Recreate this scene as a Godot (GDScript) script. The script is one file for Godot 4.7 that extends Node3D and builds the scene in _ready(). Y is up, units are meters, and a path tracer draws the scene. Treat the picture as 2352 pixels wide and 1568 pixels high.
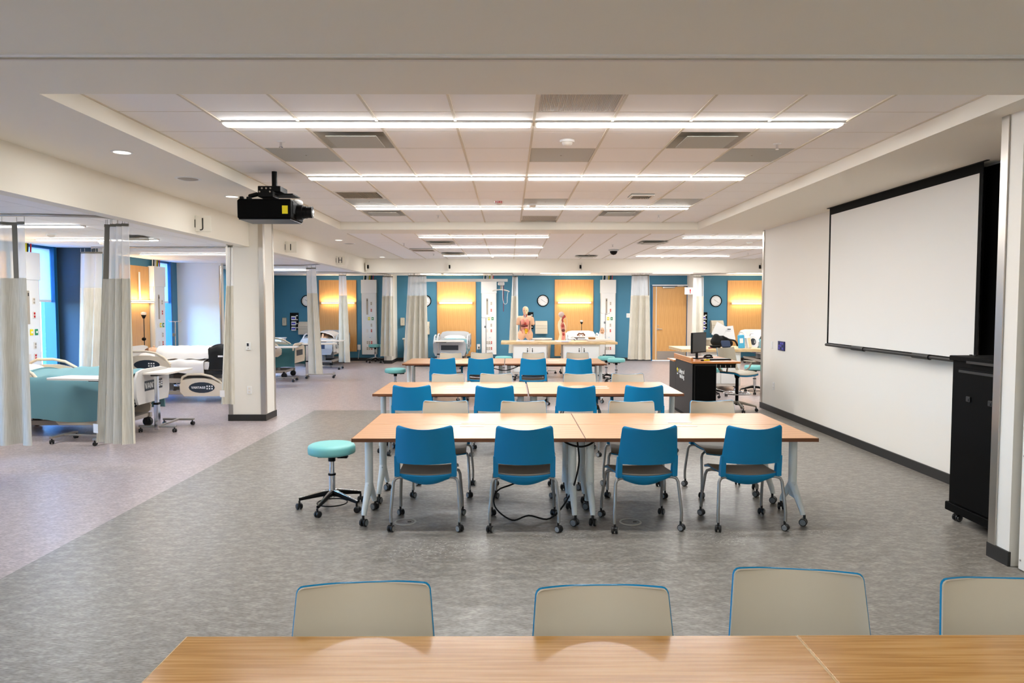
extends Node3D
# A nursing-school skills lab: x right, y up, depth from the camera is written as D (world z = -D).

class MB:
	var v := PackedVector3Array()
	var n := PackedVector3Array()
	var xf := Transform3D.IDENTITY
	func tri(a: Vector3, b: Vector3, c: Vector3, na: Vector3, nb: Vector3, nc: Vector3) -> void:
		a = xf * a
		b = xf * b
		c = xf * c
		na = (xf.basis * na).normalized()
		nb = (xf.basis * nb).normalized()
		nc = (xf.basis * nc).normalized()
		if (b - a).cross(c - a).dot(na + nb + nc) > 0.0:
			v.append_array([a, c, b])
			n.append_array([na, nc, nb])
		else:
			v.append_array([a, b, c])
			n.append_array([na, nb, nc])
	func quad(a: Vector3, b: Vector3, c: Vector3, d: Vector3, nn: Vector3) -> void:
		tri(a, b, c, nn, nn, nn)
		tri(a, c, d, nn, nn, nn)
	func box(c: Vector3, s: Vector3, b := 0.0, bs := Basis.IDENTITY) -> MB:
		var keep := xf
		xf = xf * Transform3D(bs, c)
		var h := s * 0.5
		b = minf(b, minf(h.x, minf(h.y, h.z)) * 0.95)
		for a in 3:
			var a1 := (a + 1) % 3
			var a2 := (a + 2) % 3
			for sg in [-1.0, 1.0]:
				var q := []
				for k in [[-1, -1], [1, -1], [1, 1], [-1, 1]]:
					var p := Vector3.ZERO
					p[a] = sg * h[a]
					p[a1] = k[0] * (h[a1] - b)
					p[a2] = k[1] * (h[a2] - b)
					q.append(p)
				var nn := Vector3.ZERO
				nn[a] = sg
				quad(q[0], q[1], q[2], q[3], nn)
				if b > 0.0:
					for sg2 in [-1.0, 1.0]:
						var e := []
						for k in [-1.0, 1.0]:
							var p := Vector3.ZERO
							p[a] = sg * h[a]
							p[a1] = sg2 * (h[a1] - b)
							p[a2] = k * (h[a2] - b)
							var p2 := p
							p2[a] = sg * (h[a] - b)
							p2[a1] = sg2 * h[a1]
							e.append([p, p2])
						var n1 := Vector3.ZERO
						n1[a] = sg
						var n2 := Vector3.ZERO
						n2[a1] = sg2
						tri(e[0][0], e[1][0], e[1][1], n1, n1, n2)
						tri(e[0][0], e[1][1], e[0][1], n1, n2, n2)
		if b > 0.0:
			for i in 8:
				var sg := Vector3(1 if i & 1 else -1, 1 if i & 2 else -1, 1 if i & 4 else -1)
				var q := []
				for a in 3:
					var p := Vector3(sg.x * (h.x - b), sg.y * (h.y - b), sg.z * (h.z - b))
					p[a] = sg[a] * h[a]
					q.append(p)
				tri(q[0], q[1], q[2], Vector3(sg.x, 0, 0), Vector3(0, sg.y, 0), Vector3(0, 0, sg.z))
		xf = keep
		return self
	# a box from corner to corner, in (x, y, D)
	func bd(x0: float, x1: float, y0: float, y1: float, d0: float, d1: float, b := 0.0) -> MB:
		return box(Vector3((x0 + x1) / 2, (y0 + y1) / 2, -(d0 + d1) / 2), Vector3(x1 - x0, y1 - y0, d1 - d0), b)
	func tube(pts: Array, r, seg := 8, closed := false) -> MB:
		var m := pts.size()
		var rings := []
		var norms := []
		var up := Vector3.ZERO
		for i in m:
			var a: Vector3 = pts[(i - 1 + m) % m] if (i > 0 or closed) else pts[0]
			var c: Vector3 = pts[(i + 1) % m] if (i < m - 1 or closed) else pts[m - 1]
			var t := (c - a).normalized()
			if up == Vector3.ZERO:
				up = Vector3.UP if absf(t.y) < 0.9 else Vector3.RIGHT
			up = (up - t * up.dot(t)).normalized()
			var sd := t.cross(up).normalized()
			var rad: float = r[i] if r is Array else r
			var ring := []
			var nr := []
			for k in seg:
				var an := TAU * k / seg
				var d := up * cos(an) + sd * sin(an)
				ring.append(pts[i] + d * rad)
				nr.append(d)
			rings.append(ring)
			norms.append(nr)
		for i in (m if closed else m - 1):
			var j := (i + 1) % m
			for k in seg:
				var l := (k + 1) % seg
				tri(rings[i][k], rings[i][l], rings[j][l], norms[i][k], norms[i][l], norms[j][l])
				tri(rings[i][k], rings[j][l], rings[j][k], norms[i][k], norms[j][l], norms[j][k])
		if not closed:
			for e in [0, m - 1]:
				var t: Vector3 = (pts[0] - pts[1]).normalized() if e == 0 else (pts[m - 1] - pts[m - 2]).normalized()
				for k in range(1, seg - 1):
					tri(rings[e][0], rings[e][k], rings[e][k + 1], t, t, t)
		return self
	func cyl(a: Vector3, b: Vector3, r0: float, r1 := -1.0, seg := 14) -> MB:
		return tube([a, b], [r0, r1 if r1 >= 0.0 else r0], seg)
	func lathe(prof: Array, seg := 20, c := Vector3.ZERO, smooth := false) -> MB:
		for i in prof.size() - 1:
			var p: Vector2 = prof[i]
			var q: Vector2 = prof[i + 1]
			var t := q - p
			var n0 := Vector2(t.y, -t.x).normalized()
			var na := n0
			var nb := n0
			if smooth:
				if i > 0:
					var tp: Vector2 = p - prof[i - 1]
					na = (n0 + Vector2(tp.y, -tp.x).normalized()).normalized()
				if i < prof.size() - 2:
					var tq: Vector2 = prof[i + 2] - q
					nb = (n0 + Vector2(tq.y, -tq.x).normalized()).normalized()
			for k in seg:
				var a0 := TAU * k / seg
				var a1 := TAU * (k + 1) / seg
				var d0 := Vector3(cos(a0), 0, sin(a0))
				var d1 := Vector3(cos(a1), 0, sin(a1))
				var up := Vector3.UP
				if p.x > 0.0001:
					tri(c + d0 * p.x + up * p.y, c + d1 * p.x + up * p.y, c + d1 * q.x + up * q.y, d0 * na.x + up * na.y, d1 * na.x + up * na.y, d1 * nb.x + up * nb.y)
				if q.x > 0.0001:
					tri(c + d0 * p.x + up * p.y, c + d1 * q.x + up * q.y, c + d0 * q.x + up * q.y, d0 * na.x + up * na.y, d1 * nb.x + up * nb.y, d0 * nb.x + up * nb.y)
		return self
	func extrude(poly: PackedVector2Array, z0: float, z1: float) -> MB:
		var idx := Geometry2D.triangulate_polygon(poly)
		for i in range(0, idx.size(), 3):
			for e in [[z0, -1.0], [z1, 1.0]]:
				var q := []
				for k in 3:
					var p := poly[idx[i + k]]
					q.append(Vector3(p.x, p.y, e[0]))
				var nn := Vector3(0, 0, e[1] * signf(z1 - z0))
				tri(q[0], q[1], q[2], nn, nn, nn)
		var m := poly.size()
		var ccw := 0.0
		for i in m:
			ccw += poly[i].cross(poly[(i + 1) % m])
		var sg := 1.0 if ccw > 0.0 else -1.0
		var fn := []
		for i in m:
			var t := poly[(i + 1) % m] - poly[i]
			fn.append(Vector2(t.y, -t.x).normalized() * sg)
		for i in m:
			var j := (i + 1) % m
			var a := poly[i]
			var b := poly[j]
			var f: Vector2 = fn[i]
			var fa: Vector2 = (f + fn[(i - 1 + m) % m]).normalized() if f.dot(fn[(i - 1 + m) % m]) > 0.75 else f
			var fb: Vector2 = (f + fn[j]).normalized() if f.dot(fn[j]) > 0.75 else f
			var na := Vector3(fa.x, fa.y, 0)
			var nb := Vector3(fb.x, fb.y, 0)
			tri(Vector3(a.x, a.y, z0), Vector3(b.x, b.y, z0), Vector3(b.x, b.y, z1), na, nb, nb)
			tri(Vector3(a.x, a.y, z0), Vector3(b.x, b.y, z1), Vector3(a.x, a.y, z1), na, nb, na)
		return self
	# a curved sheet of f(u, v) with a thickness
	func sheet(nu: int, nv: int, f: Callable, th: float) -> MB:
		var p := []
		for i in nu + 1:
			var row := []
			for j in nv + 1:
				row.append(f.call(float(i) / nu, float(j) / nv))
			p.append(row)
		var nm := []
		for i in nu + 1:
			var row := []
			for j in nv + 1:
				var du: Vector3 = p[mini(i + 1, nu)][j] - p[maxi(i - 1, 0)][j]
				var dv: Vector3 = p[i][mini(j + 1, nv)] - p[i][maxi(j - 1, 0)]
				row.append(du.cross(dv).normalized())
			nm.append(row)
		for i in nu:
			for j in nv:
				for s in [1.0, -1.0]:
					var q := []
					var m := []
					for k in [[0, 0], [1, 0], [1, 1], [0, 1]]:
						var nn: Vector3 = nm[i + k[0]][j + k[1]]
						q.append(p[i + k[0]][j + k[1]] + nn * (th * 0.5 * s))
						m.append(nn * s)
					tri(q[0], q[1], q[2], m[0], m[1], m[2])
					tri(q[0], q[2], q[3], m[0], m[2], m[3])
		var rim := []
		for i in nu:
			rim.append([i, 0, i + 1, 0])
			rim.append([i, nv, i + 1, nv])
		for j in nv:
			rim.append([0, j, 0, j + 1])
			rim.append([nu, j, nu, j + 1])
		for e in rim:
			var a: Vector3 = p[e[0]][e[1]]
			var b: Vector3 = p[e[2]][e[3]]
			var na: Vector3 = nm[e[0]][e[1]] * (th * 0.5)
			var nb: Vector3 = nm[e[2]][e[3]] * (th * 0.5)
			var out := (b - a).cross(na)
			var mid: Vector3 = p[nu / 2][nv / 2]
			if out.dot((a + b) * 0.5 - mid) < 0.0:
				out = -out
			out = out.normalized()
			quad(a + na, b + nb, b - nb, a - na, out)
		return self
	func ell(c: Vector3, r: Vector3, nu := 14, nv := 9) -> MB:
		for j in nv:
			for i in nu:
				var q := []
				var m := []
				for k in [[0, 0], [1, 0], [1, 1], [0, 1]]:
					var th: float = PI * (j + k[1]) / nv
					var ph: float = TAU * (i + k[0]) / nu
					var d := Vector3(sin(th) * cos(ph), cos(th), sin(th) * sin(ph))
					q.append(c + d * r)
					m.append((d / r).normalized())
				if j > 0:
					tri(q[0], q[1], q[2], m[0], m[1], m[2])
				if j < nv - 1:
					tri(q[0], q[2], q[3], m[0], m[2], m[3])
				elif j == 0:
					tri(q[0], q[2], q[3], m[0], m[2], m[3])
		return self
	# surface nets over tapered capsules [a, b, ra, rb]
	func body(bones: Array, cell: float, blend: float) -> MB:
		var lo := Vector3.ONE * 1e9
		var hi := -lo
		for b in bones:
			var r := maxf(b[2], b[3]) + cell * 2.0
			lo = lo.min(b[0] - Vector3.ONE * r).min(b[1] - Vector3.ONE * r)
			hi = hi.max(b[0] + Vector3.ONE * r).max(b[1] + Vector3.ONE * r)
		var nx := int((hi.x - lo.x) / cell) + 2
		var ny := int((hi.y - lo.y) / cell) + 2
		var nz := int((hi.z - lo.z) / cell) + 2
		var fld := PackedFloat32Array()
		fld.resize(nx * ny * nz)
		fld.fill(1.0)
		for b in bones:
			var a: Vector3 = b[0]
			var ab: Vector3 = b[1] - a
			var l2 := maxf(ab.length_squared(), 1e-9)
			var r := maxf(b[2], b[3]) + blend + cell * 2.0
			var p0: Vector3 = ((b[0].min(b[1]) - Vector3.ONE * r - lo) / cell).floor()
			var p1: Vector3 = ((b[0].max(b[1]) + Vector3.ONE * r - lo) / cell).ceil()
			for z in range(maxi(0, int(p0.z)), mini(nz, int(p1.z) + 1)):
				for y in range(maxi(0, int(p0.y)), mini(ny, int(p1.y) + 1)):
					for x in range(maxi(0, int(p0.x)), mini(nx, int(p1.x) + 1)):
						var q := lo + Vector3(x, y, z) * cell
						var t := clampf((q - a).dot(ab) / l2, 0.0, 1.0)
						var d := (q - a - ab * t).length() - lerpf(b[2], b[3], t)
						var k := (z * ny + y) * nx + x
						var o := fld[k]
						var h := clampf(0.5 + 0.5 * (o - d) / blend, 0.0, 1.0)
						fld[k] = lerpf(o, d, h) - blend * h * (1.0 - h) if o < 0.9 else d
		var vid := {}
		var pos := []
		var nrm := []
		for z in nz - 1:
			for y in ny - 1:
				for x in nx - 1:
					var k := (z * ny + y) * nx + x
					var c := [fld[k], fld[k + 1], fld[k + nx], fld[k + nx + 1], fld[k + nx * ny], fld[k + nx * ny + 1], fld[k + nx * ny + nx], fld[k + nx * ny + nx + 1]]
					var inside := 0
					for s in c:
						if s < 0.0:
							inside += 1
					if inside == 0 or inside == 8:
						continue
					var sum := Vector3.ZERO
					var cnt := 0
					for e in [[0, 1], [2, 3], [4, 5], [6, 7], [0, 2], [1, 3], [4, 6], [5, 7], [0, 4], [1, 5], [2, 6], [3, 7]]:
						var f0: float = c[e[0]]
						var f1: float = c[e[1]]
						if (f0 < 0.0) != (f1 < 0.0):
							var t := f0 / (f0 - f1)
							sum += Vector3(e[0] & 1, (e[0] >> 1) & 1, (e[0] >> 2) & 1).lerp(Vector3(e[1] & 1, (e[1] >> 1) & 1, (e[1] >> 2) & 1), t)
							cnt += 1
					vid[k] = pos.size()
					pos.append(lo + (Vector3(x, y, z) + sum / cnt) * cell)
					nrm.append(Vector3(c[1] + c[3] + c[5] + c[7] - c[0] - c[2] - c[4] - c[6], c[2] + c[3] + c[6] + c[7] - c[0] - c[1] - c[4] - c[5], c[4] + c[5] + c[6] + c[7] - c[0] - c[1] - c[2] - c[3]).normalized())
		var st := [1, nx, nx * ny]
		for k in vid:
			var x: int = k % nx
			var y: int = (k / nx) % ny
			var z: int = k / (nx * ny)
			for a in 3:
				if [x, y, z][(a + 1) % 3] == 0 or [x, y, z][(a + 2) % 3] == 0:
					continue
				if (fld[k] < 0.0) == (fld[k + st[a]] < 0.0):
					continue
				var o1: int = st[(a + 1) % 3]
				var o2: int = st[(a + 2) % 3]
				if vid.has(k - o1) and vid.has(k - o2) and vid.has(k - o1 - o2):
					var q := [vid[k], vid[k - o1], vid[k - o1 - o2], vid[k - o2]]
					tri(pos[q[0]], pos[q[1]], pos[q[2]], nrm[q[0]], nrm[q[1]], nrm[q[2]])
					tri(pos[q[0]], pos[q[2]], pos[q[3]], nrm[q[0]], nrm[q[2]], nrm[q[3]])
		return self
	func mesh() -> ArrayMesh:
		var arr := []
		arr.resize(Mesh.ARRAY_MAX)
		arr[Mesh.ARRAY_VERTEX] = v
		arr[Mesh.ARRAY_NORMAL] = n
		var m := ArrayMesh.new()
		m.add_surface_from_arrays(Mesh.PRIMITIVE_TRIANGLES, arr)
		return m

var M := {}
var taken := {}
var rng := RandomNumberGenerator.new()

func numbered(called: String) -> String:
	var k: int = taken.get(called, 0)
	taken[called] = k + 1
	return called if k == 0 else "%s_%03d" % [called, k]
func at(x: float, y: float, d: float) -> Vector3:
	return Vector3(x, y, -d)
func thing(called: String, label: String, category: String, pos := Vector3.ZERO, yaw := 0.0, group := "") -> Node3D:
	var o := Node3D.new()
	o.name = numbered(called)
	add_child(o)
	o.position = pos
	o.rotation.y = yaw
	tag(o, label, category, group)
	return o
func tag(o: Node3D, label: String, category: String, group := "") -> void:
	o.set_meta("label", label)
	o.set_meta("category", category)
	if group != "":
		o.set_meta("group", group)
func part(parent: Node3D, called: String, m, mat: Material, label := "") -> MeshInstance3D:
	var o := MeshInstance3D.new()
	o.name = called
	o.mesh = m.mesh() if m is MB else m
	o.material_override = mat
	parent.add_child(o, true)
	if label != "":
		o.set_meta("label", label)
	return o
func struct(called: String, m: MB, mat: Material, label := "") -> MeshInstance3D:
	var o := MeshInstance3D.new()
	o.name = called
	o.mesh = m.mesh()
	o.material_override = mat
	add_child(o, true)
	o.set_meta("kind", "structure")
	if label != "":
		o.set_meta("label", label)
	return o
func dup(root: Node3D, called: String, label: String, pos: Vector3, yaw := 0.0) -> Node3D:
	var r: Node3D = root.duplicate()
	r.name = numbered(called)
	add_child(r)
	r.position = pos
	r.rotation.y = yaw
	r.set_meta("label", label)
	return r
func rr(w: float, h: float, r: float, seg := 4, c := Vector2.ZERO) -> PackedVector2Array:
	var p := PackedVector2Array()
	for q in 4:
		var cc := Vector2((w / 2 - r) * [1, -1, -1, 1][q], (h / 2 - r) * [1, 1, -1, -1][q]) + c
		for k in seg + 1:
			var a := PI / 2 * (q + float(k) / seg)
			p.append(cc + Vector2(cos(a), sin(a)) * r)
	return p
func mat(called: String, col: Color, rough := 0.6, metal := 0.0) -> StandardMaterial3D:
	var m := StandardMaterial3D.new()
	m.resource_name = called
	m.albedo_color = col
	m.roughness = rough
	m.metallic = metal
	M[called] = m
	return m
func noise_tex(sd: int, freq: float, cols: Array, offs: Array, size := 512, oct := 4, kind := FastNoiseLite.TYPE_SIMPLEX_SMOOTH) -> NoiseTexture2D:
	var f := FastNoiseLite.new()
	f.seed = sd
	f.frequency = freq
	f.noise_type = kind
	f.fractal_octaves = oct
	var t := NoiseTexture2D.new()
	t.width = size
	t.height = size
	t.seamless = true
	t.noise = f
	var g := Gradient.new()
	g.offsets = PackedFloat32Array(offs)
	g.colors = PackedColorArray(cols)
	t.color_ramp = g
	return t
func textured(called: String, tex: Texture2D, scale: Vector3, rough: float, world := false, tint := Color.WHITE) -> StandardMaterial3D:
	var m := mat(called, tint, rough)
	m.albedo_texture = tex
	m.uv1_triplanar = true
	m.uv1_world_triplanar = world
	m.uv1_triplanar_sharpness = 8.0
	m.uv1_scale = scale
	return m
func area(parent: Node3D, pos: Vector3, size: Vector2, energy: float, col: Color, rot := Vector3(-PI / 2, 0, 0)) -> void:
	var l := AreaLight3D.new()
	l.name = "light"
	parent.add_child(l, true)
	l.position = pos
	l.rotation = rot
	l.area_size = size
	l.light_energy = energy
	l.light_color = col
	l.shadow_enabled = true
	l.area_range = 40.0
	l.area_attenuation = 2.0

func _ready() -> void:
	rng.seed = 7
	view_and_sky()
	materials()
	shell()
	ceilings()
	lights()
	desks_and_chairs()
	right_side()
	far_bays()
	left_bays()
	ceiling_fittings()
	small_things()

# ---------------------------------------------------------------- camera, sky, exposure
const STRIP_COL := Color(0.985, 0.988, 0.985)
const WARM_COL := Color(1.0, 0.90, 0.74)
const STRIP_E := 4.6
const SIDE_SHARE := 0.18

func view_and_sky() -> void:
	var cam := Camera3D.new()
	cam.name = "camera"
	add_child(cam)
	cam.position = Vector3(0, 1.785, 0)
	cam.fov = rad_to_deg(2.0 * atan(784.0 / 1630.0))
	cam.rotation = Vector3(-atan(82.0 / 1630.0), -6.0 / 1630.0, 0)
	cam.near = 0.05
	cam.far = 200.0
	cam.current = true
	var we := WorldEnvironment.new()
	we.name = "environment"
	var e := Environment.new()
	e.background_mode = Environment.BG_SKY
	var sky := Sky.new()
	var sm := ProceduralSkyMaterial.new()
	sm.sky_top_color = Color(0.30, 0.60, 0.95)
	sm.sky_horizon_color = Color(0.62, 0.84, 1.0)
	sm.ground_horizon_color = Color(0.62, 0.80, 0.95)
	sm.ground_bottom_color = Color(0.40, 0.45, 0.48)
	sm.sky_energy_multiplier = 5.0
	sm.ground_energy_multiplier = 3.5
	sky.sky_material = sm
	e.sky = sky
	e.tonemap_mode = Environment.TONE_MAPPER_LINEAR
	e.tonemap_exposure = 1.12
	e.sdfgi_enabled = true
	e.ssao_enabled = true
	e.ssil_enabled = true
	we.environment = e
	add_child(we)

func materials() -> void:
	mat("wall_paint", Color(0.915, 0.90, 0.865), 0.7)
	mat("soffit_paint", Color(0.945, 0.925, 0.875), 0.75)
	mat("tile_white", Color(0.975, 0.965, 0.955), 0.9)
	mat("tile_bar", Color(0.84, 0.80, 0.73), 0.6)
	mat("white", Color(0.92, 0.92, 0.91), 0.45)
	mat("offwhite", Color(0.90, 0.87, 0.83), 0.5)
	mat("bed_cream", Color(0.86, 0.80, 0.71), 0.45)
	mat("bed_board", Color(0.84, 0.83, 0.815), 0.45)
	mat("bed_grey", Color(0.72, 0.73, 0.74), 0.45)
	mat("rail_grey", Color(0.66, 0.62, 0.58), 0.5)
	mat("plaque", Color(0.16, 0.19, 0.23), 0.4)
	mat("blue_wall", Color(0.235, 0.475, 0.585), 0.6)
	mat("slate_wall", Color(0.15, 0.22, 0.27), 0.6)
	mat("blue_frame", Color(0.05, 0.34, 0.52), 0.4)
	mat("chair_blue", Color(0.0, 0.50, 0.70), 0.40)
	mat("chair_grey", Color(0.755, 0.725, 0.655), 0.5)
	mat("seat_shaded_grey", Color(0.42, 0.395, 0.36), 0.5)  # darker than the backrest grey: shade under the tables is put into it
	mat("tube_grey", Color(0.62, 0.62, 0.61), 0.38, 0.7)
	mat("black", Color(0.025, 0.025, 0.028), 0.5).metallic_specular = 0.3
	mat("caster", Color(0.045, 0.05, 0.06), 0.4)
	mat("caster_cap", Color(0.45, 0.47, 0.48), 0.4)
	mat("base_black", Color(0.13, 0.125, 0.12), 0.5)
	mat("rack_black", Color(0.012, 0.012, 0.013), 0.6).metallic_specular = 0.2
	mat("podium_black", Color(0.075, 0.07, 0.065), 0.45)
	mat("leg_white", Color(0.87, 0.90, 0.90), 0.4)
	mat("chrome", Color(0.86, 0.86, 0.87), 0.12, 1.0)
	mat("steel", Color(0.74, 0.72, 0.69), 0.28, 0.95)
	mat("metal_panel", Color(0.72, 0.72, 0.69), 0.6, 0.3)
	mat("stool_teal", Color(0.46, 0.74, 0.73), 0.45)
	mat("screen_white", Color(0.90, 0.895, 0.875), 0.85)
	mat("yellow", Color(0.92, 0.84, 0.05), 0.6)
	mat("red", Color(0.78, 0.10, 0.12), 0.5)
	mat("green", Color(0.05, 0.52, 0.32), 0.5)
	mat("outlet_grey", Color(0.66, 0.62, 0.56), 0.5)
	mat("navy", Color(0.08, 0.10, 0.36), 0.5)
	mat("bin_beige", Color(0.78, 0.74, 0.66), 0.5)
	mat("paper", Color(0.93, 0.93, 0.93), 0.8)
	mat("sheet_white", Color(0.93, 0.91, 0.89), 0.85)
	mat("blanket_teal", Color(0.43, 0.60, 0.63), 0.9)
	mat("blanket_dark", Color(0.23, 0.42, 0.44), 0.9)
	mat("black_cloth", Color(0.03, 0.03, 0.033), 0.85)
	mat("skin", Color(0.90, 0.72, 0.58), 0.5)
	mat("hair", Color(0.45, 0.27, 0.14), 0.7)
	mat("muscle", Color(0.70, 0.25, 0.20), 0.4)
	mat("lung", Color(0.87, 0.55, 0.48), 0.4)
	mat("liver", Color(0.42, 0.17, 0.15), 0.35)
	mat("organ_yellow", Color(0.88, 0.68, 0.08), 0.4)
	mat("bone", Color(0.93, 0.88, 0.72), 0.5)
	mat("skull_pink", Color(0.84, 0.74, 0.70), 0.4)
	mat("scuff", Color(0.80, 0.79, 0.77), 0.9)
	mat("letter_black", Color(0.05, 0.05, 0.05), 0.5)
	mat("light_blue_pack", Color(0.28, 0.68, 0.85), 0.5)
	mat("denim", Color(0.16, 0.22, 0.33), 0.8)
	mat("strap_red", Color(0.50, 0.13, 0.20), 0.7)
	mat("slot_shade", Color(0.10, 0.095, 0.085), 0.8)  # dark tone painted for the shade inside slots drawn as solid strips
	mat("dark_screen", Color(0.10, 0.10, 0.105), 0.25)
	mat("purple", Color(0.30, 0.28, 0.75), 0.5)
	M.chair_blue.metallic_specular = 0.45
	# flooring: short streaks along x over a mottled ground
	var g := textured("floor_grey", noise_tex(3, 0.018, [Color(0.53, 0.51, 0.48), Color(0.57, 0.55, 0.52), Color(0.60, 0.58, 0.55), Color(0.66, 0.64, 0.61)], [0.2, 0.45, 0.6, 0.85], 1024, 5), Vector3(0.35, 1, 0.8), 0.36, true)
	var g2 := textured("floor_mauve", noise_tex(5, 0.018, [Color(0.70, 0.645, 0.64), Color(0.735, 0.68, 0.675), Color(0.76, 0.705, 0.70), Color(0.80, 0.75, 0.745)], [0.2, 0.45, 0.6, 0.85], 1024, 5), Vector3(0.35, 1, 0.8), 0.33, true)
	var mot := noise_tex(9, 0.02, [Color(0.72, 0.715, 0.70), Color(0.86, 0.86, 0.855), Color(0.93, 0.93, 0.93), Color(1, 1, 1)], [0.15, 0.42, 0.6, 0.85], 1024, 5)
	for m in [g, g2]:
		m.detail_enabled = true
		m.detail_albedo = mot
		m.detail_blend_mode = BaseMaterial3D.BLEND_MODE_MUL
		m.detail_uv_layer = BaseMaterial3D.DETAIL_UV_2
		m.uv2_triplanar = true
		m.uv2_world_triplanar = true
		m.uv2_scale = Vector3(1.1, 1, 4.0)
	# laminates and veneers
	var wt := noise_tex(11, 0.012, [Color(0.69, 0.50, 0.335), Color(0.735, 0.545, 0.375), Color(0.775, 0.585, 0.415)], [0.25, 0.5, 0.75], 512, 5)
	textured("table_wood", wt, Vector3(0.35, 4.0, 5.0), 0.30)
	textured("table_edge", wt, Vector3(0.5, 6.0, 6.0), 0.4, false, Color(0.60, 0.50, 0.45))
	var wn := noise_tex(12, 0.011, [Color(0.70, 0.50, 0.25), Color(0.765, 0.57, 0.31), Color(0.80, 0.615, 0.36)], [0.25, 0.52, 0.8], 1024, 5)
	textured("near_wood", wn, Vector3(0.16, 4.0, 4.5), 0.2)
	textured("panel_wood", noise_tex(13, 0.02, [Color(0.78, 0.575, 0.33), Color(0.82, 0.62, 0.37), Color(0.85, 0.655, 0.41)], [0.25, 0.5, 0.8], 512, 4), Vector3(7.0, 0.14, 7.0), 0.45)
	textured("podium_wood", wt, Vector3(1.0, 4.0, 5.0), 0.35, false, Color(1.0, 0.86, 0.66))
	textured("butcher", noise_tex(14, 0.02, [Color(0.80, 0.66, 0.47), Color(0.88, 0.76, 0.58)], [0.3, 0.7], 256, 3), Vector3(0.6, 4.0, 5.0), 0.4)
	# cloth
	var ct := noise_tex(15, 0.03, [Color(0.80, 0.78, 0.715), Color(0.845, 0.825, 0.765), Color(0.885, 0.87, 0.82)], [0.2, 0.5, 0.8], 512, 4)
	var c := textured("curtain", ct, Vector3(9.0, 0.22, 9.0), 0.9)
	c.backlight_enabled = true
	c.backlight = Color(0.35, 0.34, 0.31)
	var net := mat("net", Color(0.98, 0.98, 0.98, 0.46), 0.9)
	net.transparency = BaseMaterial3D.TRANSPARENCY_ALPHA
	mat("band", Color(0.47, 0.455, 0.41), 0.9)
	var gl := mat("glass", Color(0.9, 0.96, 1.0, 0.08), 0.02)
	gl.transparency = BaseMaterial3D.TRANSPARENCY_ALPHA
	var sh := mat("shade", Color(0.90, 0.94, 0.97), 0.9)
	sh.backlight_enabled = true
	sh.backlight = Color(0.85, 0.9, 0.95)
	var cl := mat("clear_tube", Color(0.92, 0.95, 0.97, 0.4), 0.3)
	cl.transparency = BaseMaterial3D.TRANSPARENCY_ALPHA
	for a in [["lamp_white", Color(1.0, 0.96, 0.90), 3.0], ["lamp_warm", Color(1.0, 0.90, 0.72), 3.0], ["led_green", Color(0.2, 1.0, 0.5), 1.0]]:
		var m := mat(a[0], Color(0.9, 0.9, 0.88), 0.5)
		m.emission_enabled = true
		m.emission = a[1]
		m.emission_energy_multiplier = a[2]

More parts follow.
